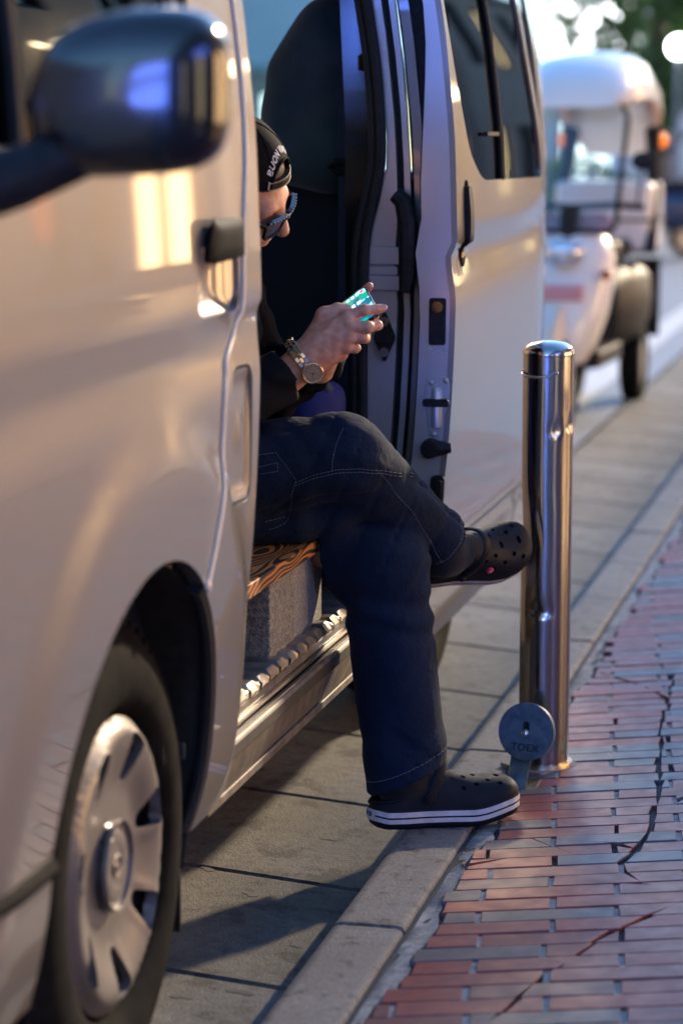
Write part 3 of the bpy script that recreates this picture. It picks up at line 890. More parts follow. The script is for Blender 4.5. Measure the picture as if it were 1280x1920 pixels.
mb = MB(); mb.tube([(-1.03, JY - .03, 1.16), (-1.012, JY - .03, 1.145), (-1.004, JY - .03, 1.10), (-1.004, JY - .03, 1.0), (-1.010, JY - .03, .965)], [.016, .02, .02, .018, .012], 10); mb.build('roller_arm', M['black'], van, world=True)
# ---- rear body side behind the open door
ro = [(4.80, .24), (5.25, .24)] + [(a, b) for a, b in arcpts(199, -19, 20, ARC2)][0:] + [(6.62, .24), (6.62, 1.86), (4.80, 1.86)]
rw = rounded([(5.0, 1.19), (6.35, 1.19), (6.32, 1.72), (4.98, 1.72)], .05)
sheet('rear_side', ro, [rw], fbody(0), .06, .02, M['paint'], van, bevel=.004, edge_sp=.04)
sheet('rear_window', rw, [], fbody(-.006, crease=0), .1, .004, M['tint'], van)
# ---- sliding door
DO = .078
Y1 = 4.737
sdo = [(Y1, .215), (5.30, .20), (5.92, .20), (5.925, 1.0), (5.91, 1.165), (5.84, 1.30), (5.74, 1.46), (5.66, 1.80), (Y1, 1.80)]
sw = rounded([(5.03, 1.183), (5.84, 1.176), (5.79, 1.30), (5.705, 1.45), (5.63, 1.735), (4.768, 1.735), (4.766, 1.50), (4.80, 1.39), (4.885, 1.245)], [.06, .03, .03, .03, .04, .03, .04, .06, .06])
def fsd(off=0.0, c=.013):
    def g(y, z):
        x = bodyX(np.minimum(y + .0, 6.2), z, DO + off, c, arch=False)
        x = x - .016 * sstep(.435, .41, z) * (1 - sstep(.40, .2, z) * .2)      # ledge of the lower sill
        x = x - .25 * np.maximum(y - 5.78, 0) ** 2
        # scooped edge of the window at the front corner
        return (x, y, z)
    return g
hcup = rounded([(4.815, 1.022), (4.872, 1.022), (4.872, 1.187), (4.815, 1.187)], .026)
sd = sheet('sliding_door', sdo, [sw, hcup], fsd(), .03, .012, M['paint'], van, bevel=.005, edge_sp=.02)
sheet('window', sw, [], fsd(-.007, 0), .05, .004, M['tint'], sd, edge_sp=.03)
sheet('handle_recess', rounded([(4.812, 1.018), (4.875, 1.018), (4.875, 1.19), (4.812, 1.19)], .026), [], lambda y, z: (fsd(-.016)(y, z)[0], y, z), .02, .004, M['black'], sd)
sheet('door_handle', rounded([(4.824, 1.052), (4.863, 1.052), (4.863, 1.176), (4.824, 1.176)], .018), [], lambda y, z: (fsd(.008)(y, z)[0] + .004*np.cos((z-1.11)*22), y, z), .012, .012, M['black'], sd, bevel=.004)
mb = MB(); mb.ball((float(fsd(.003)(4.843, 1.032)[0]), 4.843, 1.034), (.006, .017, .022), 14); mb.build('key_cap', M['gloss_black'], sd, world=True)
# window divider and trim
mb = MB(); mb.tube([(float(fsd(-.002, 0)(5.28, z)[0]), 5.28 - (z - 1.18) * .10, z) for z in np.linspace(1.18, 1.735, 8)], .007, 8); mb.build('window_divider', M['rubber'], sd, world=True)
mb = MB(); mb.box((float(fsd(.001, 0)(5.13, 1.28)[0]) - .004, 5.09, 1.275), (float(fsd(.001, 0)(5.13, 1.28)[0]) + .003, 5.23, 1.283)); mb.build('window_latch', M['black'], sd, world=True)
# end face
def wE(z): return .072 - .036 * sstep(1.15, 1.56, z) - .006 * sstep(.45, .25, z)
zz = np.linspace(.22, 1.80, 24)
A_ = [(float(fsd()(Y1, z)[0]) - .0035, float(z)) for z in zz]
B_ = [(float(fsd()(Y1, z)[0]) - float(wE(z)), float(z)) for z in zz]
ef = sheet('door_edge', A_ + B_[::-1], [], lambda x, z: (x, Y1 + .001 + 0 * x, z), .03, .012, M['jamb'], sd, bevel=.005, edge_sp=.02, side=1)
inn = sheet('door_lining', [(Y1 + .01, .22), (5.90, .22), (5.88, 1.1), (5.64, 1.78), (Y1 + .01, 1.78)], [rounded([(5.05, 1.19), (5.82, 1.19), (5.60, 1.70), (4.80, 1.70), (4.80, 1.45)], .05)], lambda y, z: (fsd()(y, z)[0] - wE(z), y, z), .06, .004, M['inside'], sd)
def plate(nm, poly, h0, h1, m, par, bev=.0015):
    mb = MB(); mb.prism(poly, 0, 1, lambda u, v_, h: (u, Y1 - (h0 + (h1 - h0) * h), v_)); return mb.build(nm, m, par, world=True, bevel=bev)
la = plate('door_latch', rounded([(-.9565, .862), (-.9225, .862), (-.9215, .956), (-.9555, .956)], .006), -.002, .004, M['black'], ef)
mb = MB(); mb.lathe([(0, .004), (.006, .004), (.007, .006), (.0105, .006), (.0115, .001)], 'Y', 20, (-.9385, Y1 - .0075, .938)); mb.build('latch_ring', M['gloss_black'], la, world=True)
plate('label', [(-.957, .846), (-.922, .846), (-.922, .859), (-.957, .859)], -.001, .0006, mat('label_silver', (.62, .62, .66), .4, var=(.2, .2, .24), var_scale=420, var_amt=.9), ef, 0)
pl = plate('latch_plate', rounded([(-.952, .672), (-.936, .672), (-.912, .76), (-.915, .80), (-.958, .80), (-.965, .76)], .016), -.002, .0022, M['jamb'], ef)
for (x, z) in ((-.950, .787), (-.921, .792), (-.944, .683)):
    mb = MB(); mb.ball((x, Y1 - .003, z), (.0062, .005, .0062), 12); mb.build('bolt', M['jamb'], pl, world=True)
mb = MB(); mb.tube([(-.9385, Y1 - .004, .698), (-.9385, Y1 - .004, .768), (-.9385, Y1 - .004, .778)], [.011, .0115, .007], 14); mb.build('latch_pin', M['jamb'], pl, world=True)
plate('latch_slot', rounded([(-.966, .739), (-.912, .739), (-.912, .755), (-.966, .755)], .007), .003, .0165, M['black'], pl)
bs = MB(); bs.tube([(-.950, Y1 + .002, .654), (-.950, Y1 - .022, .654)], [.021, .0185], 20); bs.tube([(-.95, Y1 - .008, .654), (-.918, Y1 - .006, .656), (-.909, Y1 - .004, .657)], [.018, .013, .010], 14)
bs.lathe([(.0, -.023), (.006, -.023), (.007, -.027), (.013, -.027), (.014, -.022)], 'Y', 20, (-.950, Y1, .654))
bs.build('door_stop', M['black'], ef, world=True)
plate('lower_guide', rounded([(-.962, .44), (-.930, .44), (-.921, .60), (-.949, .60)], .012), -.003, .008, M['black'], ef)
mb = MB(); mb.prism(rounded([(-.944, .545), (-.927, .545), (-.925, .592), (-.941, .592)], .006), 0, 1, lambda u, v_, h: (u, Y1 - .008 - .007*h, v_)); mb.build('guide_block', M['gloss_black'], ef, world=True, bevel=.002)
# ---- roof, far side, front and back
CX = -1.825
def flip(f): return lambda y, z: (2*CX - np.asarray(f(y, z)[0]), y, z)
fo = [(2.10, .25), (6.62, .25), (6.62, 1.86), (2.78, 1.86), (2.42, 1.44), (2.16, 1.20)]
fw1 = rounded([(2.42, 1.22), (3.25, 1.20), (3.22, 1.77), (2.80, 1.77), (2.5, 1.44)], .04); fw2 = rounded([(3.5, 1.19), (4.75, 1.19), (4.75, 1.75), (3.5, 1.75)], .05); fw3 = rounded([(4.9, 1.19), (6.35, 1.19), (6.32, 1.75), (4.9, 1.75)], .05)
sheet('far_side', fo, [fw1, fw2, fw3], flip(fbody(0, arch=False)), .1, .02, M['paint'], van, side=-1, edge_sp=.06)
M['far_glass'] = glass_mat('side_glass', (.75, .84, .86))
for w_ in (fw1, fw2, fw3): sheet('far_window', w_, [], flip(fbody(-.006, arch=False, crease=0)), .15, .004, M['far_glass'], van, side=-1)
rfb = MB(); n = 14; v = []; f = []
ysr = [2.62, 2.72, 2.9, 3.4, 5.0, 6.3, 6.55, 6.62]
for yy in ysr:
    hw = .742 if yy < 6.5 else .72
    for i in range(n + 1):
        t = -1 + 2*i/n; x = CX + hw * math.copysign(abs(math.sin(t*PI/2)) ** .9, t)
        drop = .05 * max(0, 2.9 - yy) / .28 + .05 * max(0, yy - 6.5) / .12
        v.append((x, yy, 1.86 + .12 * (1 - abs(t) ** 4) - drop * (1 - abs(t) ** 6)))
for j in range(len(ysr) - 1):
    for i in range(n): f.append((j*(n+1)+i, j*(n+1)+i+1, (j+1)*(n+1)+i+1, (j+1)*(n+1)+i))
nb = len(v); v += [(a, b, c - .012) for a, b, c in v]; f += [tuple(i + nb for i in q[::-1]) for q in f]
rfb.add(v, f); rfb.build('roof', M['paint'], van, world=True, clean=False)
gt = MB(); gt.tube([(float(bodyX(min(max(a, 2.79), 6.6), 1.862)) , a, 1.862) for a in np.linspace(2.8, 6.6, 24)], .012, 8); gt.build('roof_gutter', M['paint'], van, world=True)
# front
def ffront(u, z):
    c = np.abs(u) / .80
    y = np.interp(z, [.1, .35, .8, 1.05, 1.2, 1.86], [2.02, 1.985, 2.0, 2.06, 2.16, 2.66]) + .10 * c ** 4 + .02 * c ** 2
    return (CX + u, y, z)
ws = rounded([(-.66, 1.2), (.66, 1.2), (.60, 1.76), (-.60, 1.76)], .05)
sheet('front_panel', [(-.80, .20), (.80, .20), (.80, 1.1), (.78, 1.2), (.70, 1.86), (-.70, 1.86), (-.78, 1.2), (-.80, 1.1)], [ws], ffront, .06, .02, M['paint'], van, edge_sp=.05)
sheet('windscreen', ws, [], lambda u, z: (ffront(u, z)[0], ffront(u, z)[1] + .006, z), .1, .005, M['far_glass'], van)
for s in (-1, 1):
    hl = rounded([(s*.42, .70), (s*.76, .72), (s*.77, .98), (s*.50, .93)][::s], .04)
    h_ = sheet('headlight', hl, [], lambda u, z: (ffront(u, z)[0], ffront(u, z)[1] - .012, z), .04, .012, M['steel'], van)
sheet('grille', rounded([(-.40, .74), (.40, .74), (.42, .90), (-.42, .90)], .03), [], lambda u, z: (ffront(u, z)[0], ffront(u, z)[1] - .008, z), .06, .008, M['black'], van)
sheet('front_bumper', rounded([(-.80, .19), (.80, .19), (.80, .39), (-.80, .39)], .03), [], lambda u, z: (ffront(u, z)[0], ffront(u, z)[1] - .03, z), .06, .03, M['paint'], van)
# back
def fback(u, z):
    c = np.abs(u) / .78
    return (CX + u, np.interp(z, [.2, 1.0, 1.86], [6.70, 6.68, 6.60]) - .07 * c ** 4, z)
bw = rounded([(-.62, 1.18), (.62, 1.18), (.58, 1.74), (-.58, 1.74)], .05)
tg = sheet('tailgate', [(-.79, .3), (.79, .3), (.78, 1.2), (.70, 1.86), (-.70, 1.86), (-.78, 1.2)], [bw], fback, .1, .02, M['paint'], van, side=-1, edge_sp=.06)
sheet('back_window', bw, [], lambda u, z: (fback(u, z)[0], fback(u, z)[1] - .006, z), .15, .004, M['far_glass'], van, side=-1)
for s in (-1, 1):
    tl_ = rounded([(s*.66, .8), (s*.77, .8), (s*.765, 1.18), (s*.68, 1.18)][::s], .02)
    sheet('tail_light', tl_, [], lambda u, z: (fback(u, z)[0], fback(u, z)[1] + .012, z), .05, .012, mat('red_lens', (.25, .01, .01), .1, coat=1), van, side=-1)
# ---- inside
def soft_box(lo, hi, name, m, par, bev=.05):
    mb = MB(); mb.box(lo, hi); return mb.build(name, m, par, world=True, bevel=bev, seg=4)
s1 = empty('seat', parent=van); s1.location = wmat(van).inverted() @ Vector((-1.45, 5.2, .38))
def fseat(P):
    d = sd_ell(P, (-1.285, 5.16, 1.34), (.125, .11, .19))
    d = smin(d, sd_ell(P, (-1.25, 5.13, 1.47), (.095, .09, .10)), .04)
    d = smin(d, sd_ell(P, (-1.27, 5.08, 1.24), (.12, .08, .09)), .03)
    d = d + .010 * np.sin(P[..., 0]*38 + 4*np.sin(P[..., 2]*11)) * np.sin(P[..., 2]*17 + 1.3)
    return d
sdf_object('backrest', fseat, (-1.56, 4.90, .74), (-1.10, 5.34, 1.62), .012, M['seat'], s1)
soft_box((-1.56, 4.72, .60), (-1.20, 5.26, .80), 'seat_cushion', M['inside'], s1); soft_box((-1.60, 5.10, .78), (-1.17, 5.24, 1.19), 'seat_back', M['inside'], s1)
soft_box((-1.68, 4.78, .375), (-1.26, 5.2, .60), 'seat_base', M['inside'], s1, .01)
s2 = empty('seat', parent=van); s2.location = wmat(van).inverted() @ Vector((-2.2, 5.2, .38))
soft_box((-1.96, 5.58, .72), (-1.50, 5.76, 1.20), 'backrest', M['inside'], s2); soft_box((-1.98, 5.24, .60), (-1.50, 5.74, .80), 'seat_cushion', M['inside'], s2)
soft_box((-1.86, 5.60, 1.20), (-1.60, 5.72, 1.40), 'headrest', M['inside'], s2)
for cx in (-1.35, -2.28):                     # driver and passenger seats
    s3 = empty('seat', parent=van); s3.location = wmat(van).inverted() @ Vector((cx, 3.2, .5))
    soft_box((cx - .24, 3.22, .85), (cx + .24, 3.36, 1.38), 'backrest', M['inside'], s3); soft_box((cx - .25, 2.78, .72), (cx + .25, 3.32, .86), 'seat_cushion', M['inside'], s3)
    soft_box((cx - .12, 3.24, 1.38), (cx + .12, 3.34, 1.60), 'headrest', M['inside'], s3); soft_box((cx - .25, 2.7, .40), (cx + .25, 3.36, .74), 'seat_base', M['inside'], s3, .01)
soft_box((-2.56, 2.2, .86), (-1.12, 2.55, 1.16), 'dashboard', M['black'], van, .04)
mb = MB()
mb.lathe([(.175, 0), (.19, .014), (.205, 0), (.19, -.014)], 'Y', 28, (-1.35, 2.66, 1.13), closed=True)
mb.box((-1.53, 2.645, 1.115), (-1.17, 2.665, 1.145)); mb.tube([(-1.35, 2.66, 1.13), (-1.35, 2.5, 1.0)], .03, 8)
mb.build('steering_wheel', M['black'], van, world=True)
mb = MB(); mb.tube([(-1.172, 4.95, 1.86), (-1.168, 4.945, 1.45), (-1.168, 4.93, 1.21), (-1.166, 4.92, .9), (-1.164, 4.92, .42)], .021, 8, flat=.12, up=(1, 0, 0)); mb.build('seat_belt', M['belt'], van, world=True)
mb = MB(); mb.tube([(-1.205, 4.925, 1.212), (-1.19, 4.915, 1.222), (-1.15, 4.912, 1.222), (-1.133, 4.92, 1.212), (-1.15, 4.925, 1.200), (-1.19, 4.925, 1.200)], .007, 8, closed=True); mb.build('belt_guide', M['black'], van, world=True)
sheet('pillar_trim', [(-1.13, .40), (-1.108, .40), (-1.112, .95), (-1.106, 1.06), (-1.085, 1.15), (-1.078, 1.28), (-1.105, 1.54), (-1.135, 1.72), (-1.17, 1.72), (-1.15, 1.3), (-1.15, 1.0)], [], lambda x, z: (x, 4.83 + 0*x, z), .03, .004, M['gloss_black'], van)
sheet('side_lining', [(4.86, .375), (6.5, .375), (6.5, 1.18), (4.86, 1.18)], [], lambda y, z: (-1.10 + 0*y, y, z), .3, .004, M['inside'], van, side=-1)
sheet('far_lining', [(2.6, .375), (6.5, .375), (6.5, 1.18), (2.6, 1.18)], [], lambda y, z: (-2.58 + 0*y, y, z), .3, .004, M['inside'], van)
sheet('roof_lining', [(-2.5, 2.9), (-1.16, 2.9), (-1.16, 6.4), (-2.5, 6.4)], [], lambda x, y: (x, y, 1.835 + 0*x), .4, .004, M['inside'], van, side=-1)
mb = MB(); mb.box((-2.56, 3.43, .375), (-1.12, 3.45, 1.02)); mb.build('cab_divider', M['inside'], van, world=True)
# ================================================================== blocks and plank the man sits on
def block_mat(name, c, v):
    return mat(name, c, .9, var=v, var_scale=160, var_amt=1.0, bump=1.0, bump_scale=260, detail=8, bump_dist=.006, spec=.2)
M['block_a'] = block_mat('aerated_block', (.42, .39, .31), (.20, .185, .145))
M['block_b'] = block_mat('pale_block', (.46, .43, .38), (.30, .28, .25))
def block(y0, y1, m, label, x1=-1.078):
    mb = MB(); mb.box((x1 - .39, y0, .3745), (x1, y1, .5155))
    o = mb.build('concrete_block', m, bevel=.004)
    return tag(o, label, 'concrete block', 'concrete blocks holding up the plank seat')
block(3.60, 3.806, M['block_a'], 'rough grey block half hidden behind the van door pillar', -1.083)
block(3.966, 4.133, M['block_a'], 'rough grey block with a coarse dark end face under the plank')
block(4.137, 4.347, M['block_b'], 'smoother pale block beside the trouser leg under the plank', -1.080)
def wood_mat():
    m = bpy.data.materials.new('burnt_cedar'); m.use_nodes = True
    N = m.node_tree.nodes; L = m.node_tree.links; b = N['Principled BSDF']
    tc = N.new('ShaderNodeTexCoord'); mp = N.new('ShaderNodeMapping'); mp.inputs['Scale'].default_value = (1.0, .22, 1.0)
    L.new(tc.outputs['Object'], mp.inputs[0])
    n = N.new('ShaderNodeTexNoise'); n.inputs['Scale'].default_value = 9; n.inputs['Detail'].default_value = 2; L.new(mp.outputs[0], n.inputs['Vector'])
    w = N.new('ShaderNodeMath'); w.operation = 'MULTIPLY'; w.inputs[1].default_value = 26; L.new(n.outputs['Fac'], w.inputs[0])
    s = N.new('ShaderNodeMath'); s.operation = 'SINE'; 
    w2 = N.new('ShaderNodeMath'); w2.operation = 'MULTIPLY'; w2.inputs[1].default_value = 6.28; L.new(w.outputs[0], w2.inputs[0]); L.new(w2.outputs[0], s.inputs[0])
    r = N.new('ShaderNodeValToRGB'); L.new(s.outputs[0], r.inputs[0])
    r.color_ramp.elements[0].position = .02; r.color_ramp.elements[0].color = (.045, .022, .014, 1)
    r.color_ramp.elements[1].position = .55; r.color_ramp.elements[1].color = (.55, .22, .055, 1)
    L.new(r.outputs[0], b.inputs['Base Color']); b.inputs['Roughness'].default_value = .5
    return m
M['wood'] = wood_mat()
mb = MB(); mb.box((-1.40, 3.45, .516), (-1.066, 4.47, .5415))
tag(mb.build('plank_seat', M['wood'], bevel=.002), 'dark grained wooden plank laid on the blocks as a seat', 'plank')

# ================================================================== the man
man = empty('person', (-1.3, 4.2, 0))
tag(man, 'person in a backwards black cap sitting cross legged in the van doorway', 'person')
M['skin'] = mat('skin', (.66, .36, .235), .48, var=(.50, .205, .13), var_scale=70, var_amt=.85, bump=.35, bump_scale=330, sss=.10, spec=.45, detail=5, bump_dist=.0008)
M['denim'] = mat('navy_twill', (.0048, .0098, .023), .85, var=(.010, .019, .040), var_scale=9, var_amt=.9, bump=.55, bump_scale=75, sheen=.03, detail=9, bump_dist=.004, spec=.08)
M['jacket'] = mat('black_jacket', (.005, .006, .008), .8, var=(.009, .0095, .012), var_scale=30, bump=.3, bump_scale=500, spec=.08)
M['thread'] = mat('pale_thread', (.13, .145, .18), .85)
M['sock'] = mat('black_sock', (.005, .005, .006), .95, bump=.5, bump_scale=500, sheen=.08)
M['croslite'] = mat('navy_foam', (.005, .007, .0115), .58, spec=.18, var=(.014, .016, .020), var_scale=30, var_amt=.5, bump=.08, bump_scale=500)
M['foam_white'] = mat('white_foam', (.62, .60, .58), .55, var=(.46, .43, .40), var_scale=60, var_amt=.8)
M['hole'] = mat('dark_hole', (.004, .004, .005), .9)
HR = np.array([.97240, .23310, 0]); HU = np.array([-.0361, .1505, .9880]); HT = -np.array([-.2303, .9607, -.1547])
HW = np.array([-.9949, 4.15, .9357]); HS = .0001766
def H(x, y, d): return (np.array([(x - 640) * HS, (640 - y) * HS, d * .001]))      # hand frame, metres
def toW(V): return HW + V[:, :1] * HR + V[:, 1:2] * HU + V[:, 2:3] * HT
# ---- right hand, close to the camera
hand_prims = []
def hp(a, b, r1, r2): hand_prims.append((H(*a), H(*b), r1 * .001, r2 * .001))
hp((-160, 1250, -14), (235, 890, -4), 27, 21); hp((-130, 1330, -16), (320, 985, -8), 26, 21)      # forearm
hp((235, 890, -4), (470, 640, 0), 20, 15); hp((250, 880, -4), (560, 600, 3), 19, 14.5)            # metacarpals
hp((275, 910, -3), (700, 505, 6), 19, 12.2); hp((290, 930, -3), (740, 600, 10), 19, 12.2); hp((300, 960, -5), (730, 700, 7), 19, 11.5); hp((320, 1000, -9), (690, 800, -1), 18, 11)
hp((400, 960, -18), (640, 860, -16), 16, 13)
hp((285, 800, -10), (465, 478, -8), 15, 12.6)                                                   # thumb
hp((465, 478, -8), (600, 425, -12), 12.6, 10.2); hp((600, 425, -12), (702, 413, -15), 10.2, 8.0)
fingers = [[(700, 505, 6), (868, 440, 10), (985, 428, 6), (1060, 412, 1)], [(740, 600, 10), (905, 612, 15), (1000, 588, 2), (965, 560, -14)],
           [(730, 700, 7), (850, 712, 4), (880, 715, -14), (800, 690, -26)], [(690, 800, -1), (775, 815, -6), (790, 805, -20), (720, 770, -30)]]
frad = [(12, 9.8, 8.6, 7.2), (12, 10.2, 9.2, 7.6), (11, 9.6, 8.6, 7.2), (10.5, 8.6, 7.8, 6.6)]
def f_hand(P):
    d = None
    for (a, b, r1, r2) in hand_prims:
        q = sd_cone(P, a, b, r1, r2)
        d = q if d is None else smin(d, q, .011)
    for pts, rs in zip(fingers, frad):
        f_ = None
        for i in range(3):
            q = sd_cone(P, H(*pts[i]), H(*pts[i+1]), rs[i]*.001, rs[i+1]*.001)
            f_ = q if f_ is None else smin(f_, q, .003)
        q = np.linalg.norm(P - H(pts[1][0], pts[1][1], pts[1][2] + 2), axis=-1) - rs[1]*.00098   # knuckle
        f_ = smin(f_, q, .004)
        d = smin(d, f_, .0035)
    for pts, rs in zip(fingers, frad):        # knuckle bumps and tendons on the back of the hand
        q = np.linalg.norm(P - H(pts[0][0] - 6, pts[0][1], pts[0][2] + 3), axis=-1) - rs[0]*.00092
        d = smin(d, q, .008)
    for a_, b_ in (((300, 860, 12), (560, 560, 17)), ((330, 900, 12), (690, 620, 17)), ((360, 960, 9), (690, 720, 14))):     # tendons and veins
        d = smin(d, sd_cone(P, H(*a_), H(*b_), .0022, .0022), .006)
    d = d + .00025*np.sin(P[..., 0]*260 + P[..., 1]*180)*np.sin(P[..., 1]*210 - P[..., 0]*90)
    return d
def nail(pa, pb, r, name='nail'): pass
rh = sdf_object('hand_r', f_hand, (-.17, -.15, -.058), (.092, .062, .042), .0016, M['skin'], None, False, 2, toW)
# ---- left hand behind the phone
lh_pr = [((420, 980, -150), (560, 700, -96), 26, 22), ((560, 700, -96), (740, 420, -70), 23, 15), ((560, 700, -96), (800, 520, -78), 22, 15), ((580, 720, -96), (800, 640, -84), 20, 13),
         ((700, 430, -72), (820, 270, -62), 11, 9.5), ((820, 270, -62), (922, 168, -50), 9.5, 7.6), ((780, 500, -80), (930, 440, -74), 10, 9), ((930, 440, -74), (985, 470, -66), 9, 7), ((790, 600, -84), (930, 570, -78), 10, 8), ((760, 660, -86), (900, 660, -80), 9, 7), ((620, 640, -90), (640, 400, -72), 13, 9), ((640, 400, -72), (700, 340, -60), 9, 7)]
def f_lhand(P):
    d = None
    for a, b, r1, r2 in lh_pr:
        q = sd_cone(P, H(*a), H(*b), r1*.001, r2*.001); d = q if d is None else smin(d, q, .008)
    return d
lh = sdf_object('hand_l', f_lhand, (-.09, -.10, -.20), (.09, .11, -.03), .0022, M['skin'], None, False, 2, toW)
# ---- head: local frame x forward, y his left, z up
BRIDGE = (-1.0845, 4.10, 1.1445)      # between the eyes
hf = .88*HR - .465*HU + .06*HT; hf /= np.linalg.norm(hf)                # face direction
hl_ = .40*HR + .48*HU - .78*HT; hl_ -= hf*(hl_ @ hf); hl_ /= np.linalg.norm(hl_)
hu_ = np.cross(hf, hl_)
hc = np.array(BRIDGE) - hf*.108 - hu_*.010
HM = Matrix(((hf[0], hl_[0], hu_[0], hc[0]), (hf[1], hl_[1], hu_[1], hc[1]), (hf[2], hl_[2], hu_[2], hc[2]), (0, 0, 0, 1)))
HMn = np.array(HM)
def toHead(V): return V @ HMn[:3, :3].T + HMn[:3, 3]
def f_head(P):
    d = sd_ell(P, (-.012, 0, .032), (.098, .077, .098))
    d = smin(d, sd_ell(P, (.030, 0, -.035), (.064, .060, .086)), .03)
    d = smin(d, sd_cone(P, (.0, 0, -.068), (.058, 0, -.100), .050, .026), .025)
    for s in (1, -1):
        d = smin(d, np.linalg.norm(P - np.array((.058, s*.042, -.024)), axis=-1) - .026, .02)
    d = smin(d, sd_cone(P, (.083, -.034, .017), (.083, .034, .017), .0125, .0125), .032)
    for s in (1, -1):
        d = smax(d, -(np.linalg.norm(P - np.array((.101, s*.032, -.001)), axis=-1) - .016), .01)
        d = smin(d, np.linalg.norm(P - np.array((.077, s*.031, -.001)), axis=-1) - .0125, .003)
    nz = sd_cone(P, (.096, 0, .012), (.116, 0, -.025), .0092, .0128)
    for s in (1, -1): nz = smin(nz, np.linalg.norm(P - np.array((.101, s*.0125, -.0285)), axis=-1) - .0095, .006)
    d = smin(d, nz, .010)
    for s in (1, -1): d = smax(d, -(np.linalg.norm(P - np.array((.106, s*.007, -.038)), axis=-1) - .004), .003)
    lip = smin(sd_ell(P, (.093, 0, -.0515), (.012, .024, .0065)), sd_ell(P, (.091, 0, -.063), (.011, .020, .0075)), .0018)
    d = smin(d, sd_ell(P, (.080, 0, -.052), (.018, .032, .02)), .012)
    d = smin(d, lip, .003)
    d = smin(d, np.linalg.norm(P - np.array((.074, 0, -.097)), axis=-1) - .0185, .016)
    for s in (1, -1):
        d = smin(d, sd_ell(P, (-.014, s*.079, -.006), (.019, .0075, .031)), .006)
    d = smin(d, sd_cone(P, (-.022, 0, -.06), (-.075, 0, -.17), .056, .062), .03)
    return d
hd = sdf_object('head', f_head, (-.16, -.105, -.20), (.14, .105, .145), .0026, M['skin'], None, False, 2, toHead)
# ---- bare body under the clothes (torso, arms, legs), one skin with the head and hands
Wr = np.array((-1.0725, 4.146, .872)); El = np.array((-1.232, 4.010, .768)); Sh = np.array((-1.275, 3.955, 1.035))
LWr = np.array((-1.055, 4.285, .885)); LEl = np.array((-1.21, 4.43, .79)); LSh = np.array((-1.275, 4.335, 1.035))
RHip = np.array((-1.36, 4.075, .648)); RKn = np.array((-1.008, 4.205, .702)); RAn = np.array((-.856, 4.505, .492))
LHip = np.array((-1.36, 4.30, .638)); LKn = np.array((-.952, 4.335, .498)); LAn = np.array((-.906, 4.30, .085))
def f_body(P):
    d = sd_cone(P, (-1.37, 4.19, .66), (-1.31, 4.15, .95), .125, .13)
    d = smin(d, sd_cone(P, Sh, LSh, .055, .055), .06)
    d = smin(d, sd_cone(P, (-1.29, 4.14, 1.0), (-1.215, 4.14, 1.10), .075, .055), .04)
    for a, b, r1, r2 in ((Sh, El, .048, .04), (El, Wr, .04, .028), (LSh, LEl, .048, .04), (LEl, LWr, .04, .028), (RHip, RKn, .075, .055), (RKn, RAn, .052, .034), (LHip, LKn, .075, .055), (LKn, LAn, .052, .034)):
        d = smin(d, sd_cone(P, a, b, r1, r2), .02)
    return d
bo = sdf_object('body', f_body, (-1.56, 3.86, .02), (-.78, 4.62, 1.2), .010, M['skin'], None, False, 1)
for o_ in (rh, lh, hd, bo): pass
def join(name, objs, mats, parent):
    vs_, fs_ = [], []
    for o_ in objs:
        n = len(vs_); vs_ += [tuple(v_.co) for v_ in o_.data.vertices]; fs_ += [tuple(i + n for i in p.vertices) for p in o_.data.polygons]
        me = o_.data; bpy.data.objects.remove(o_); bpy.data.meshes.remove(me)
    return link_mesh(name, mesh_from(name, vs_, fs_), mats, parent, True)
body = join('body', [rh, lh, hd, bo], M['skin'], man)
# nails on index and thumb
for tip, prev, w in (((1072, 400, 4.5), (1046, 404, 7.0), .0052), ((712, 404, -8.5), (690, 406, -5.5), .0056)):
    a, b = H(*prev), H(*tip); ax = (b - a) / np.linalg.norm(b - a)
    mb = MB(); wp = toW(np.array([(a + b) / 2]))[0]
    Rm = Matrix(((HR[0], HU[0], HT[0]), (HR[1], HU[1], HT[1]), (HR[2], HU[2], HT[2]))).to_4x4() @ Matrix.Rotation(math.atan2(ax[1], ax[0]), 4, 'Z')
    mb.ball(tuple(wp), (.0062, w, .0016), 14, M=Rm)
    mb.build('nail', mat('nail', (.62, .40, .33), .25, coat=.3), man, world=True)
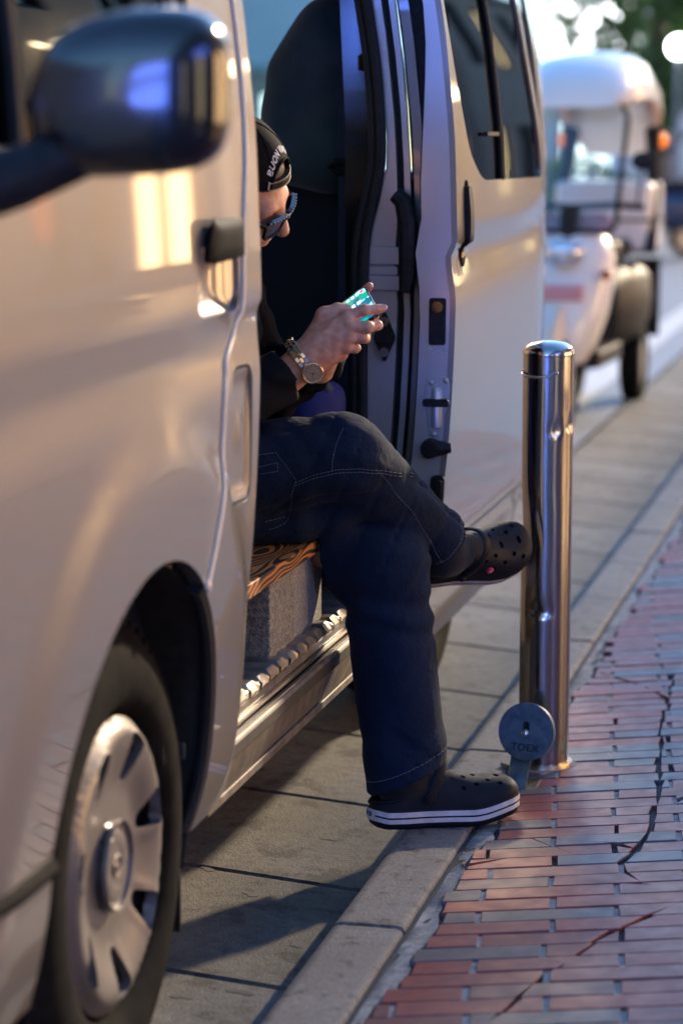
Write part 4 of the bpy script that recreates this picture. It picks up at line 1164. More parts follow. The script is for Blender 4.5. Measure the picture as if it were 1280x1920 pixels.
# ---- trousers
def folds(P):
    x, y, z = P[..., 0], P[..., 1], P[..., 2]
    a = np.sin(46*z + 26*x + 9*np.sin(11*y + 7*x)) * .0022
    b = np.sin(88*z - 30*x + 14*y + 5*np.sin(19*x + 8*z)) * .0013
    c = np.sin(30*x + 21*y + 4*np.sin(14*z)) * .002
    cr = lambda s, p: np.clip(1 - np.abs(np.sin(s)) * p, 0, 1) ** 2
    k = cr(21*z + 15*x + 3.5*np.sin(9*y + 6*z), 2.6) * .0060 + cr(17*x - 19*z + 2.5*np.sin(13*x) + 8*y, 3.4) * .0046 + cr(38*z - 9*x + 4*np.sin(10*y - 3*x), 4.0) * .0028
    low = np.clip((z - .36) / .15, .25, 1)
    return (.35*a + .35*c) * low + .8*b*low + k * (.28 + .72*low)
def f_trous(P):
    leg = sd_cone(P, LHip, LKn + (-.012, 0, -.01), .098, .088)
    leg = smin(leg, sd_cone(P, LKn + (-.008, 0, -.005), LAn + (.004, 0, -.02), .0815, .0785), .025)
    # crease pile above the shoe and behind the knee
    z = P[..., 2]
    leg = leg - .005*np.exp(-((z - .16)/.02)**2)*np.sin(60*P[..., 0] + 2) - .004*np.exp(-((z - .40)/.05)**2)*np.sin(120*z + 30*P[..., 0])
    n = np.array((.30, .08, -.95)); n /= np.linalg.norm(n)
    hem = sd_half(P, (-.906, 4.28, .088), (.40, .10, -.93))
    leg = smax(leg, hem, .004)
    inner = smax(sd_cone(P, LAn + (0, 0, .10), LAn + (0, 0, -.04), .062, .068), sd_half(P, (-.906, 4.28, .125), (-.40, -.10, .93)), .004)
    leg = smax(leg, -inner, .004)
    r = sd_cone(P, RHip, RKn + (-.004, 0, .004), .104, .078)
    r = smin(r, sd_cone(P, RKn + (.006, .006, .0), RAn + (-.03, -.06, .036), .078, .054), .012)
    r = smin(r, sd_cone(P, RAn + (-.03, -.06, .036), RAn + (-.002, -.004, .002), .054, .049), .02)
    r = smax(r, sd_half(P, RAn + (-.018, -.030, .016), (.42, .72, -.52)), .004)
    d = smin(leg, r, .012)
    d = smin(d, sd_cone(P, (-1.40, 4.12, .67), (-1.40, 4.26, .67), .135, .135), .05)
    d = smin(d, sd_cone(P, (-1.39, 4.19, .70), (-1.36, 4.18, .82), .14, .135), .04)
    d = smin(d, sd_cone(P, (-1.25, 4.2, .62), (-1.04, 4.26, .60), .07, .055), .03)
    # cloth of the thigh hanging towards the plank
    d = smin(d, sd_cone(P, (-1.30, 4.10, .585), (-1.10, 4.20, .575), .045, .03), .05)
    d = np.where(P[..., 0] < -.2, d, d) + folds(P) * np.clip((P[..., 2] - .03) / .1, 0, 1)
    d = smax(d, .5435 - P[..., 2] - 10.0 * np.clip(P[..., 0] + 1.062, 0, 1), .004)     # rests on the plank
    return d
tr = sdf_object('trousers', f_trous, (-1.58, 3.90, .03), (-.76, 4.64, .86), .0055, M['denim'], man, True, 2)
# stitching laid on the cloth
tm = tr.data; MT = wmat(tr)
bvh = BVHTree.FromPolygons([MT @ v_.co for v_ in tm.vertices], [tuple(p.vertices) for p in tm.polygons])
def stitch(pts, gap=.0042, r=.0005, dirv=(0, 1, 0), back=.35):
    P_ = []
    for x, z in resample(pts, .0021, False):
        h = bvh.ray_cast(Vector((x, 3.7, z)) , Vector((0, 1, 0)))
        if h[0] is not None: P_.append(h[0] + h[1] * .0004)
    mb = MB(); i = 0
    while i + 2 < len(P_):
        if (P_[i+2] - P_[i]).length < .02: mb.tube(P_[i:i+3], r, 5)
        i += 3
    return mb
stm = MB()
def addst(pts):
    m_ = stitch(pts); n = len(stm.v); stm.v += m_.v; stm.f += [tuple(i + n for i in q) for q in m_.f]; stm.m += m_.m
SEAM = [[(-1.067, .669), (-1.036, .682), (-.997, .691), (-.959, .691), (-.93, .684), (-.901, .668), (-.863, .641), (-.83, .617)],
  [(-1.067, .664), (-1.036, .676), (-.997, .685), (-.959, .685), (-.93, .678), (-.901, .662), (-.863, .635), (-.83, .611)],
  [(-1.126, .72), (-1.099, .723), (-1.081, .70), (-1.065, .674), (-1.071, .658), (-1.082, .624), (-1.099, .588), (-1.114, .580), (-1.129, .575)],
  [(-1.126, .699), (-1.095, .706), (-1.094, .691), (-1.126, .686)], [(-1.129, .593), (-1.10, .599)], [(-.992, .762), (-.999, .74), (-1.005, .707), (-1.005, .69)],
  [(-.936, .688), (-.916, .639), (-.895, .595), (-.88, .545), (-.871, .505), (-.864, .47)]]
for s_ in SEAM: addst(s_)
stm.build('stitching', M['thread'], man, world=True, clean=False)['kind'] = 'stuff'
# hem stitch lines
def hemline(c, ax, n, off, r=.0008):
    """a ring of stitches round a trouser leg, cut by the plane through c with normal n"""
    n = Vector(n).normalized(); u = n.orthogonal().normalized(); w = n.cross(u); mb = MB(); P_ = []
    for k in range(150):
        t = 2*PI*k/150; dv = u*math.cos(t) + w*math.sin(t)
        h = bvh.ray_cast(Vector(c) + n*off + dv*.16, -dv)
        if h[0] is not None: P_.append(h[0] + h[1]*.0004)
    i = 0
    while i + 2 < len(P_):
        if (P_[i+2] - P_[i]).length < .02: mb.tube(P_[i:i+3], r, 5)
        i += 3
    return mb
hm = hemline((-.906, 4.29, .088), None, (.40, .10, -.93), -.028); hm2 = hemline(tuple(RAn + (-.018, -.030, .016)), None, (.42, .72, -.52), -.022)
n = len(hm.v); hm.v += hm2.v; hm.f += [tuple(i + n for i in q) for q in hm2.f]; hm.m += hm2.m
hm.build('hem_stitching', M['thread'], man, world=True, clean=False)['kind'] = 'stuff'
zm = MB()
for i in range(10):
    h = bvh.ray_cast(Vector((-1.165 + i*.0032, 3.7, .668 + i*.0007)), Vector((0, 1, 0)))
    if h[0] is not None: zm.ball(h[0] + h[1]*.001, (.0012, .001, .002), 6)
if zm.v: zm.build('zip', M['steel'], man, world=True, clean=False)
# ---- jacket
def f_jack(P):
    d = sd_cone(P, (-1.375, 4.19, .72), (-1.305, 4.15, .93), .155, .155)
    d = smin(d, sd_cone(P, Sh + (.0, .03, -.01), LSh + (.0, -.03, -.01), .082, .082), .06)
    d = smin(d, sd_cone(P, (-1.29, 4.14, 1.0), (-1.235, 4.14, 1.085), .10, .082), .04)
    for s, e, w in ((Sh, El, Wr), (LSh, LEl, LWr)):
        d = smin(d, sd_cone(P, s, e, .072, .06), .03)
        w2 = e + (w - e) * .93
        d = smin(d, sd_cone(P, e, w2, .06, .047), .02)
    ax = (Wr - El) / np.linalg.norm(Wr - El)
    arm = sd_cone(P, El, Wr + ax*.08, .075, .075)
    cut = sd_half(P, Wr - ax*.030, ax)
    d = np.where(arm < 0, smax(d, cut, .004), d)
    x, y, z = P[..., 0], P[..., 1], P[..., 2]
    d = d + .003*np.sin(70*x + 50*z + 6*np.sin(16*y)) + .0022*np.sin(60*y - 80*z + 4*np.sin(20*x)) + .0014*np.sin(140*z + 60*x)
    return smax(d, .66 - z, .01)
jk = sdf_object('jacket', f_jack, (-1.60, 3.80, .64), (-.98, 4.56, 1.20), .0065, M['jacket'], man, True, 2)
mb = MB(); mb.tube([(-1.140, 4.02, .80 + .01*i) for i in range(24)], .0022, 6); mb.build('jacket_zip', M['steel'], man, world=True)
# ---- clogs
def make_clog(name, Mx, mirror):
    """local: x from heel to toe, y to the wearer's left, z up from the sole"""
    c = empty(name, parent=man)
    c.matrix_local = wmat(man).inverted() @ Mx
    Lf = .284
    uk = [0, .012, .04, .1, .22, .36, .5, .64, .76, .86, .93, .975, .995, 1.0]
    wk = [0, .013, .0235, .0335, .0375, .0385, .0435, .0505, .0535, .0510, .043, .029, .014, 0]
    ck = [0, 0, 0, 0, .001, .003, .005, .0065, .006, .0035, .001, -.001, -.002, -.002]
    def W(u): return np.interp(u, uk, wk)
    def Cc(u): return np.interp(u, uk, ck) * (-1 if mirror else 1)
    def spring(u): return .020 * sstep(.66, 1.0, u) ** 1.0 * 1.0 + .004 * sstep(.12, 0, u)
    N_ = 56
    us = [.5 - .5*math.cos(PI*i/N_) for i in range(N_ + 1)]
    loop = [(u, -1) for u in us] + [(u, 1) for u in us[::-1][1:-1]]
    lv = [(-.004, -.006, 0), (0.0, -.001, 0), (.006, .0015, 0), (.0085, .0015, 0), (.0088, .003, 1), (.0175, .0035, 1), (.0178, .0026, 0), (.0205, .0026, 0), (.0208, .0035, 1), (.0305, .003, 1), (.0308, .0015, 0), (.036, -.001, 0)]
    v = []; f = []; mi = []; n = len(loop)
    for (z, out, _) in lv:
        for u, s in loop:
            w = float(W(u)); ww = max(w + out, 0) * s if w > 0 else 0
            ux = u * Lf + (out if u > .97 else (-out if u < .03 else 0)) * (1 - w / .03 if w < .03 else 0)
            v.append((ux, float(Cc(u)) + ww, z + float(spring(u))))
    for j in range(len(lv) - 1):
        for i in range(n):
            f.append((j*n+i, j*n+(i+1) % n, (j+1)*n+(i+1) % n, (j+1)*n+i)); mi.append(lv[j+1][2] if lv[j][2] == lv[j+1][2] else 0)
    for j, o_ in ((0, 1), (len(lv) - 1, 0)):     # bottom and foot bed
        for i in range(1, N_):
            a, b = j*n + i, j*n + (n - i) % n
            a2, b2 = j*n + i + 1, j*n + (n - i - 1) % n
            q = (a, b, b2, a2) if i < N_ - 1 else (a, b, a2)
            f.append(q if not o_ else q[::-1]); mi.append(0)
        f.append((j*n, j*n+n-1, j*n+1) if not o_ else (j*n, j*n+1, j*n+n-1)); mi.append(0)
    b_ = MB(); b_.v = v; b_.f = f; b_.m = mi
    b_.build('sole', [M['croslite'], M['foam_white']], c, sharp=40)
    hk_u = [0, .02, .08, .2, .34, .45, .6, .75, .86, .94, .985, 1.0]
    hk = [.018, .027, .040, .054, .066, .068, .059, .047, .037, .028, .015, .0]
    def fup(q, th):
        u = .5 - .5*np.cos(PI*np.clip(q, 0, 1)); w = W(u) + .0005; h = np.interp(u, hk_u, hk)
        st, ct = np.sin(th), np.cos(th)
        sy = np.sign(st) * np.abs(st) ** .80; cz = np.abs(ct) ** .85
        return (u * Lf + .002 * ct, Cc(u) + w * sy, .032 + spring(u) + h * cz)
    qa = lambda u: math.acos(1 - 2*u) / PI
    opening = [(0, 1.16), (qa(.1), 1.24), (qa(.2), 1.22), (qa(.27), 1.02), (qa(.335), .72), (qa(.385), .40), (qa(.40), 0)]
    out = [(0, -1.57), (1, -1.57), (1, 1.57), (0, 1.57)] + opening + [(a, -b) for a, b in opening[::-1][1:]]
    hs = []; pos = []
    for u, ts in ((.52, (-.62, 0, .62)), (.61, (-.36, .36)), (.69, (-.66, -.02, .64)), (.775, (-.38, .34)), (.85, (-.62, 0, .6)), (.60, (-.92,))):
        for t in ts: pos.append((u, t))
    for u, t in pos:
        h = float(np.interp(u, hk_u, hk)); w = float(W(u))
        rr = .0050; su = rr / Lf / (PI*.5*math.sin(PI*qa(u))); stt = rr / ((w + h) * .52)
        hs.append([(qa(u) + su*math.cos(2*PI*k/10), t + stt*math.sin(2*PI*k/10)) for k in range(10)])
    up = sheet('upper', out, hs, fup, .04, .0055, M['croslite'], c, world=False, bevel=.0012, edge_sp=.03, side=1, sharp=50)
    # rim bead round the opening
    mb = MB(); P_ = []
    ol = opening + [(a, -b) for a, b in opening[::-1][1:]]
    ol = resample(ol, .05, False)
    for q, t in ol:
        a = fup(np.array([q]), np.array([t])); P_.append((float(a[0][0]), float(a[1][0]), float(a[2][0])))
    for _ in range(2): P_ = [P_[0]] + [tuple((np.array(a) + 2*np.array(b) + np.array(d))/4) for a, b, d in zip(P_, P_[1:], P_[2:])] + [P_[-1]]
    mb.tube(P_, .0042, 8); mb.build('rim', M['croslite'], c)
    # heel strap, swung forward over the instep
    mb = MB(); P_ = []
    for k in range(25):
        t = PI * k / 24
        P_.append((.108 + .030*math.sin(t) + .0, float(Cc(.38)) + .0435*math.cos(t) * (1 + .04*math.sin(t)), .052 + .078*math.sin(t)**.8))
    mb.tube(P_, .0105, 10, flat=.33, up=(1, 0, .4)); mb.build('strap', M['croslite'], c)
    for s in (1, -1):
        mb = MB(); mb.lathe([(0, .006), (.005, .006), (.0062, .0045), (.0068, .0025), (.0098, .002), (.0105, -.002)] if s > 0 else [(0, -.006), (.005, -.006), (.0062, -.0045), (.0068, -.0025), (.0098, -.002), (.0105, .002)], 'Y', 20, (.106, float(Cc(.38)) + s*.0445, .054))
        mb.build('rivet', M['croslite'], c)
    # heel label with lettering
    hl = MB(); A_ = np.linspace(-1.0, 1.0, 9); vv = []
    for z in (.0098, .0298):
        for a in A_: vv.append((.026 - .0305*math.cos(a), .0275*math.sin(a), z + .004))
    hl.add(vv, [(i, i+1, i+10, i+9) for i in range(8)]); hl.build('heel_label', M['foam_white'], c)
    tcu = bpy.data.curves.new('heel_text', 'FONT'); tcu.body = 'crocs'; tcu.size = .017; tcu.align_x = 'CENTER'; tcu.extrude = .0002; tcu.offset = .0003
    to = bpy.data.objects.new('heel_text', tcu); col.objects.link(to)
    dg = bpy.context.evaluated_depsgraph_get(); tme = bpy.data.meshes.new_from_object(to.evaluated_get(dg))
    bpy.data.objects.remove(to)
    for v_ in tme.vertices:
        x, y, z = v_.co; a = -x / .030
        v_.co = (.026 - (.0312 + z)*math.cos(a), (.0282 + z)*math.sin(a), .0175 + y + .004)
    link_mesh('heel_lettering', tme, M['croslite'], c)
    return c, fup
from mathutils import Euler
ML = Matrix.Translation((-.968, 4.262, .0045)) @ Matrix.Rotation(rad(25), 4, 'Z')
clogL, _f = make_clog('clog', ML, False)
tt = Vector((.70, .70, .09)).normalized(); nn = Vector((.47, -.72, .50)); nn = (nn - tt*nn.dot(tt)).normalized(); bb = nn.cross(tt)
MR = Matrix(((tt.x, bb.x, nn.x, -.968), (tt.y, bb.y, nn.y, 4.487), (tt.z, bb.z, nn.z, .436), (0, 0, 0, 1)))
clogR, fupR = make_clog('clog', MR, True)
# red charm in one of the side holes
a = fupR(np.array([.545]), np.array([-1.02])); a2 = fupR(np.array([.545]), np.array([-1.02 + .01])); a3 = fupR(np.array([.555]), np.array([-1.02]))
p0, p1, p2 = (Vector((float(q[0][0]), float(q[1][0]), float(q[2][0]))) for q in (a, a2, a3)); nrm = (p2 - p0).cross(p1 - p0).normalized()
if nrm.z < 0: nrm = -nrm
q = nrm.to_track_quat('Z', 'Y').to_matrix().to_4x4(); q.translation = p0 + nrm*.001
mb = MB(); mb.lathe([(.0, .0032), (.0055, .003), (.0072, .0016), (.0074, -.001)], 'Z', 20); mb.v = [tuple(q @ Vector(v_)) for v_ in mb.v]
ch = mb.build('charm', mat('red_charm', (.55, .03, .05), .35, coat=.3), clogR)
mb = MB(); mb.ball((-.001, .0, .0034), (.0026, .0012, .0006), 8); mb.ball((.0018, .0008, .0034), (.001, .003, .0006), 8); mb.v = [tuple(q @ Vector(v_)) for v_ in mb.v]
mb.build('charm_mark', M['foam_white'], clogR)
# socks
def mk_sock(Mx, ankle_up, nm='sock'):
    Mi = np.array(Mx); hp_ = lambda x, y, z: (Mi @ np.array((x, y, z, 1)))[:3]
    a = hp_(.066, 0, .085); h_ = hp_(.052, 0, .062); t_ = hp_(.185, 0, .056)
    fn = lambda P: smin(smin(sd_cone(P, ankle_up, a, .046, .040), sd_cone(P, a, h_, .040, .0325), .02), sd_cone(P, a, t_, .036, .028), .03) + .0006*np.sin(700*(P @ (np.array(Mx)[:3, 2])))
    pts = np.array([ankle_up, a, h_, t_]); return sdf_object(nm, fn, pts.min(0) - .055, pts.max(0) + .055, .004, M['sock'], man, True, 2)
mk_sock(ML, LAn + (-.002, 0, .10)); mk_sock(MR, RAn + (-.03, -.06, .04))
# ---- cap worn backwards: strap and opening over the forehead, peak behind
cap = empty('cap', parent=man); cap.matrix_local = wmat(man).inverted() @ HM
M['cap'] = mat('black_cap', (.0055, .0055, .0065), .8, var=(.009, .009, .0105), var_scale=40, bump=.3, bump_scale=700, spec=.08)
CR = (.1085, .0885, .1085); CCn = (-.012, 0, .033)
def dome(az, el, k=1.0):
    ce = np.cos(el)
    return (CCn[0] + CR[0]*k*np.cos(az)*ce, CCn[1] + CR[1]*k*np.sin(az)*ce, CCn[2] + CR[2]*k*np.sin(el))
el_low = lambda az: rad(17) - rad(16) * (1 - math.cos(az)) / 2
arch = [(rad(30*math.sin(t)), rad(17) + rad(23) * math.cos(t)) for t in np.linspace(-PI/2, PI/2, 13)]
co = [(a, el_low(a)) for a in np.linspace(-PI, rad(-31), 14)] + arch + [(a, el_low(a)) for a in np.linspace(rad(31), PI, 14)] + [(PI, 1.5), (-PI, 1.5)]
sheet('crown', co, [], lambda a, e: dome(a, e), .12, .0025, M['cap'], cap, world=False, edge_sp=.06, side=1, bevel=.0008)
for k in range(6):
    a = PI/6 + k*PI/3
    mb = MB(); mb.tube([dome(a, e, 1.004) for e in np.linspace(max(el_low(a), .35 if abs((a+PI) % (2*PI) - PI) < .6 else 0) + .02, 1.5, 14)], .0011, 6); mb.build('crown_seam', M['cap'], cap)
mb = MB(); mb.ball(dome(0, 1.52, 1.01), (.006, .006, .003), 10); mb.build('button', M['cap'], cap)
mb = MB(); mb.tube([dome(a, e, 1.006) for a, e in arch], .0024, 8); mb.build('opening_binding', M['cap'], cap)
sheet('snap_strap', [(a, el_low(a) - .012) for a in np.linspace(-.62, .62, 14)] + [(a, el_low(a) + .125) for a in np.linspace(.62, -.62, 14)], [[(a + .018*math.cos(t), .355 + .018*math.sin(t)) for t in np.linspace(0, 2*PI, 9)[:-1]] for a in np.linspace(-.34, .34, 7)], lambda a, e: dome(a, e, 1.012), .06, .0018, M['black'], cap, world=False)
mb = MB()
for de in (.004, .118): mb.tube([dome(a, el_low(a) + de, 1.02) for a in np.linspace(-.6, .6, 16)], .0008, 6)
mb.build('strap_piping', mat('tan_piping', (.36, .27, .12), .6), cap)
mb = MB(); mb.tube([dome(-.60, e, 1.02) for e in np.linspace(.30, .42, 4)], .0014, 6); mb.build('side_tag', M['foam_white'], cap)
bv = []; bf = []
for i in range(13):
    t = -1 + 2*i/12; a = PI + t*1.0
    x0, y0, z0 = (float(q) for q in dome(np.array([a]), np.array([el_low(PI)]))[0:3]) if False else [float(np.atleast_1d(q)[0]) for q in dome(np.array([a]), np.array([rad(2)]))]
    for r_ in (0, .5, 1): bv.append((x0 - .072*r_*math.cos(t*1.15), y0*(1 - .06*r_), z0 - .014*r_ - .020*t*t*r_ - .004))
for i in range(12):
    for j in range(2): bf.append((i*3+j, i*3+j+1, i*3+j+4, i*3+j+3))
nb = len(bv); bv += [(a, b, c - .003) for a, b, c in bv]; bf += [tuple(i + nb for i in q[::-1]) for q in bf]
pk = MB(); pk.add(bv, bf); pk.build('peak', M['cap'], cap)
tcu = bpy.data.curves.new('cap_text', 'FONT'); tcu.body = 'BUON VIAGGIO'; tcu.size = 9.8; tcu.align_x = 'CENTER'; tcu.extrude = .001; tcu.offset = .24; tcu.space_character = 1.12
to = bpy.data.objects.new('cap_text', tcu); col.objects.link(to)
dg = bpy.context.evaluated_depsgraph_get(); tme = bpy.data.meshes.new_from_object(to.evaluated_get(dg)); bpy.data.objects.remove(to)
bm = bmesh.new(); bm.from_mesh(tme); bmesh.ops.triangulate(bm, faces=bm.faces); bmesh.ops.subdivide_edges(bm, edges=[e for e in bm.edges if e.calc_length() > 1.5], cuts=2); bm.to_mesh(tme); bm.free()
for v_ in tme.vertices:
    x, y, z = v_.co; rho = 29 + y; ph = (x + 3.5) / 30
    e = rad(17 + rho*math.cos(ph)*1.0); a = rad(rho*math.sin(ph)) * 1.12
    v_.co = dome(a, e, 1.008 if z > 0 else 1.003)
link_mesh('cap_lettering', tme, mat('white_embroidery', (.72, .70, .68), .7), cap)
# hair under the opening
def f_hair(P):
    d = sd_ell(P, (-.013, 0, .033), (.1015, .081, .1015))
    d = smax(d, .050 + .15*np.clip(P[..., 0], -1, 1)*.12 - P[..., 2], .004)
    return d + .0008*np.sin(500*P[..., 1] + 200*P[..., 0])
sdf_object('hair', f_hair, (-.125, -.095, .02), (.10, .095, .145), .004, mat('dark_hair', (.030, .020, .014), .5, var=(.09, .06, .04), var_scale=250, stretch=(1, 3, .3)), man, False, 1, lambda V: toHead(V) - np.array(man.location))
# ---- sunglasses
gl = empty('sunglasses', parent=man); gl.matrix_local = wmat(man).inverted() @ HM @ Matrix.Translation((.006, 0, -.001)) @ Matrix.Rotation(rad(3), 4, 'Y')
for s in (1, -1):
    fr = rounded([(s*.009, -.017), (s*.058, -.021), (s*.068, .021), (s*.008, .021)][::s], [.012, .014, .006, .008])
    ln = rounded([(s*.0145, -.012), (s*.054, -.0155), (s*.0615, .015), (s*.0135, .0155)][::s], [.010, .012, .005, .007])
    gx = lambda y, z: (.1105 - 3.6*y*y - .10*z*0, y, z)
    sheet('lens_frame', fr, [ln], gx, .01, .0065, M['gloss_black'], gl, world=False, bevel=.0012, edge_sp=.006)
    sheet('lens', ln, [], lambda y, z: (.1085 - 3.6*y*y, y, z), .01, .0015, mat('dark_lens', (.01, .012, .018), .03, coat=1, coat_rough=.0, spec=.9), gl, world=False)
    mb = MB(); mb.tube([(.094, s*.0665, .013), (.05, s*.0785, .012), (0, s*.083, .009), (-.022, s*.083, -.002)], [.0055, .005, .004, .003], 8, flat=.5, up=(0, 0, 1)); mb.build('temple', M['gloss_black'], gl)
    mb = MB(); mb.ball((.0925, s*.0675, .0135), (.003, .0015, .003), 8); mb.build('hinge_stud', M['steel'], gl)
mb = MB(); mb.tube([(.1075, -.010, .010), (.110, 0, .0125), (.1075, .010, .010)], .0042, 8); mb.build('bridge', M['gloss_black'], gl)
mb = MB()
for y in np.linspace(-.062, .062, 15): mb.ball((.1118 - 3.6*y*y, y, .0205), .0017, 6)
mb.build('studs', M['steel'], gl)
# ---- wrist watch
M['gold'] = mat('pale_gold', (.78, .58, .36), .16, 1.0); M['steel2'] = mat('watch_steel', (.72, .66, .60), .14, 1.0)
wt = empty('wristwatch', parent=man)
fx = np.array((-.776, -.631, -.10)); fx /= np.linalg.norm(fx)          # forearm direction in hand frame
acr = np.array((.63, -.776, 0)); acr /= np.linalg.norm(acr); tcm = np.cross(acr, fx); tcm *= np.sign(tcm[2])
ctr = H(258, 930, -7)
def wp_(a, rr, ln): return ctr + acr*math.cos(a)*(.0405*rr) + tcm*math.sin(a)*(.0285*rr) + fx*ln
wb = MB()
for k in range(26):
    a0 = 2*PI*k/26; a1 = a0 + 2*PI/26*.88
    for (l0, l1, lift) in ((-.0095, -.0034, 0), (-.0030, .0030, .0009), (.0034, .0095, 0)):
        sh_ = 0 if l0 == -.003 else PI/26
        q = []
        for rr in (1.0, 1.0 + (.0032 + lift)/.034):
            for (aa, ll) in ((a0 + sh_, l0), (a1 + sh_, l0), (a1 + sh_, l1), (a0 + sh_, l1)): q.append(wp_(aa, rr, ll))
        q = toW(np.array(q)); wb.add(q, [(0, 3, 2, 1), (4, 5, 6, 7), (0, 1, 5, 4), (1, 2, 6, 5), (2, 3, 7, 6), (3, 0, 4, 7)], 0 if l0 == -.003 else 1)
wb.build('bracelet', [M['gold'], M['steel2']], wt, world=True, bevel=.0005)
wa = rad(50); wc = wp_(wa, 1.10, 0); wn_ = acr*math.cos(wa)*.9 + tcm*math.sin(wa)*1.25; wn_ = wn_ + np.array((0, 0, .35)); wn_ /= np.linalg.norm(wn_)
wx = fx - wn_*(fx @ wn_); wx /= np.linalg.norm(wx); wy = np.cross(wn_, wx)
B3 = np.array([HR, HU, HT])            # rows: hand axes in world
Wm = Matrix(((*(wx @ B3), 0), (*(wy @ B3), 0), (*(wn_ @ B3), 0), (0, 0, 0, 1))).transposed(); Wm.translation = Vector(toW(np.array([wc]))[0])
wk = lambda b_, nm, m: (setattr(b_, 'v', [tuple(Wm @ Vector(p)) for p in b_.v]), b_.build(nm, m, wt, world=True, bevel=.0004))[1]
b_ = MB(); b_.lathe([(0, -.004), (.0185, -.004), (.0195, -.002), (.0195, .004), (.0188, .0052), (.0178, .0060), (.0160, .0056), (.0157, .0044), (0, .0044)], 'Z', 48); b_.box((-.002, .0195, -.0015), (.002, .0225, .002)); wk(b_, 'case', M['gold'])
b_ = MB()
for k in range(36):
    a = 2*PI*k/36; c_, s_ = math.cos(a), math.sin(a); b_.add([(r*c_ - w*s_, r*s_ + w*c_, z) for r, w, z in ((.0188, -.0008, .0046), (.0199, -.0008, .0046), (.0199, .0008, .0046), (.0188, .0008, .0046), (.0180, -.0006, .0062), (.0195, -.0007, .0058), (.0195, .0007, .0058), (.0180, .0006, .0062))], [(0, 3, 2, 1), (4, 5, 6, 7), (0, 1, 5, 4), (1, 2, 6, 5), (2, 3, 7, 6), (3, 0, 4, 7)])
wk(b_, 'bezel', M['gold'])
dial_m = mat('champagne_dial', (.62, .50, .32), .34, .75)
b_ = MB(); b_.lathe([(0, .0046), (.0156, .0046), (.0156, .0044)], 'Z', 40); wk(b_, 'dial', dial_m)
b_ = MB()
for k in range(12):
    a = 2*PI*k/12; c_, s_ = math.cos(a), math.sin(a); b_.prism([(r*c_ - w*s_, r*s_ + w*c_) for r, w in ((.0118, -.0005), (.0142, -.0005), (.0142, .0005), (.0118, .0005))], .0047, .0052)
for a, l, w in ((2.3, .008, .0007), (.9, .012, .0005), (-1.0, .0125, .0002)):
    c_, s_ = math.cos(a), math.sin(a); b_.prism([(r*c_ - w_*s_, r*s_ + w_*c_) for r, w_ in ((-.002, -w), (l, -w*.4), (l, w*.4), (-.002, w))], .0052, .0056)
wk(b_, 'hands', M['black'])
# ---- phone
C1 = Vector((-.9684, 4.215, 1.0123))
Lv = Vector((.061, .005, .045)).normalized(); Sv = Vector((.033, -.048, -.0575)); Sv = (Sv - Lv*Sv.dot(Lv)).normalized(); Nv = Lv.cross(Sv)
Nv = -Nv                                # the screen looks back at the camera side
PM = Matrix(((-Lv.x, Sv.x, Nv.x, 0), (-Lv.y, Sv.y, Nv.y, 0), (-Lv.z, Sv.z, Nv.z, 0), (0, 0, 0, 1)))
PM.translation = C1 - Lv*.060 + Sv*.036
ph = empty('smartphone', PM.translation); ph.rotation_euler = PM.to_euler()
tag(ph, 'black smartphone with a bright blue green screen held in both hands', 'phone')
pb = rounded([(-.060, -.036), (.058, -.036), (.058, .036), (-.060, .036)], .009)
mb = MB(); mb.prism(pb, -.0078, 0); 
mb.build('case', M['gloss_black'], ph, bevel=.0018)
def screen_mat():
    m = bpy.data.materials.new('lit_screen'); m.use_nodes = True
    N = m.node_tree.nodes; L = m.node_tree.links; b = N['Principled BSDF']
    tc = N.new('ShaderNodeTexCoord'); mp = N.new('ShaderNodeMapping'); mp.inputs['Scale'].default_value = (38, 62, 1)
    L.new(tc.outputs['Object'], mp.inputs[0])
    n = N.new('ShaderNodeTexVoronoi'); n.inputs['Scale'].default_value = 1.0; n.distance = 'CHEBYCHEV'; L.new(mp.outputs[0], n.inputs['Vector'])
    r = N.new('ShaderNodeValToRGB'); L.new(n.outputs['Color'], r.inputs[0]); E_ = r.color_ramp.elements; r.color_ramp.interpolation = 'CONSTANT'
    E_[0].color = (.0, .12, .22, 1); E_[1].position = .25; E_[1].color = (.0, .30, .24, 1)
    for p, c_ in ((.45, (.02, .22, .65, 1)), (.62, (.25, .75, .95, 1)), (.78, (.0, .28, .2, 1)), (.93, (.7, .5, .1, 1))):
        e = E_.new(p); e.color = c_
    L.new(r.outputs[0], b.inputs['Emission Color']); b.inputs['Emission Strength'].default_value = .75
    b.inputs['Base Color'].default_value = (.01, .01, .012, 1); b.inputs['Roughness'].default_value = .08
    return m
mb = MB(); mb.prism(rounded([(-.0575, -.0328), (.055, -.0328), (.055, .0328), (-.0575, .0328)], .006), .0001, .0006); mb.build('screen', screen_mat(), ph)
icon = [((.9, .9, .95), None), ((.75, .08, .06), None)]
red = mat('red_icon', (.5, .03, .02), .3, emit=(.9, .06, .04), emit_s=.8); wht = mat('white_icon', (.7, .7, .75), .3, emit=(.8, .85, 1), emit_s=.8)
for i in range(7):
    mb = MB(); x = -.050 + i*.010; mb.prism(rounded([(x - .0035, -.030), (x + .0035, -.030), (x + .0035, -.0255), (x - .0035, -.0255)], .0015), .0007, .0011); mb.build('icon', red if i in (0, 4, 5) else wht, ph)
for i, j in ((0, 0), (1, 0), (0, 1), (1, 1), (2, 0)):
    mb = MB(); x = -.036 + i*.012; y = -.010 + j*.010; mb.prism(rounded([(x - .004, y - .003), (x + .004, y - .003), (x + .004, y + .003), (x - .004, y + .003)], .0015), .0007, .0011); mb.build('icon', wht, ph)

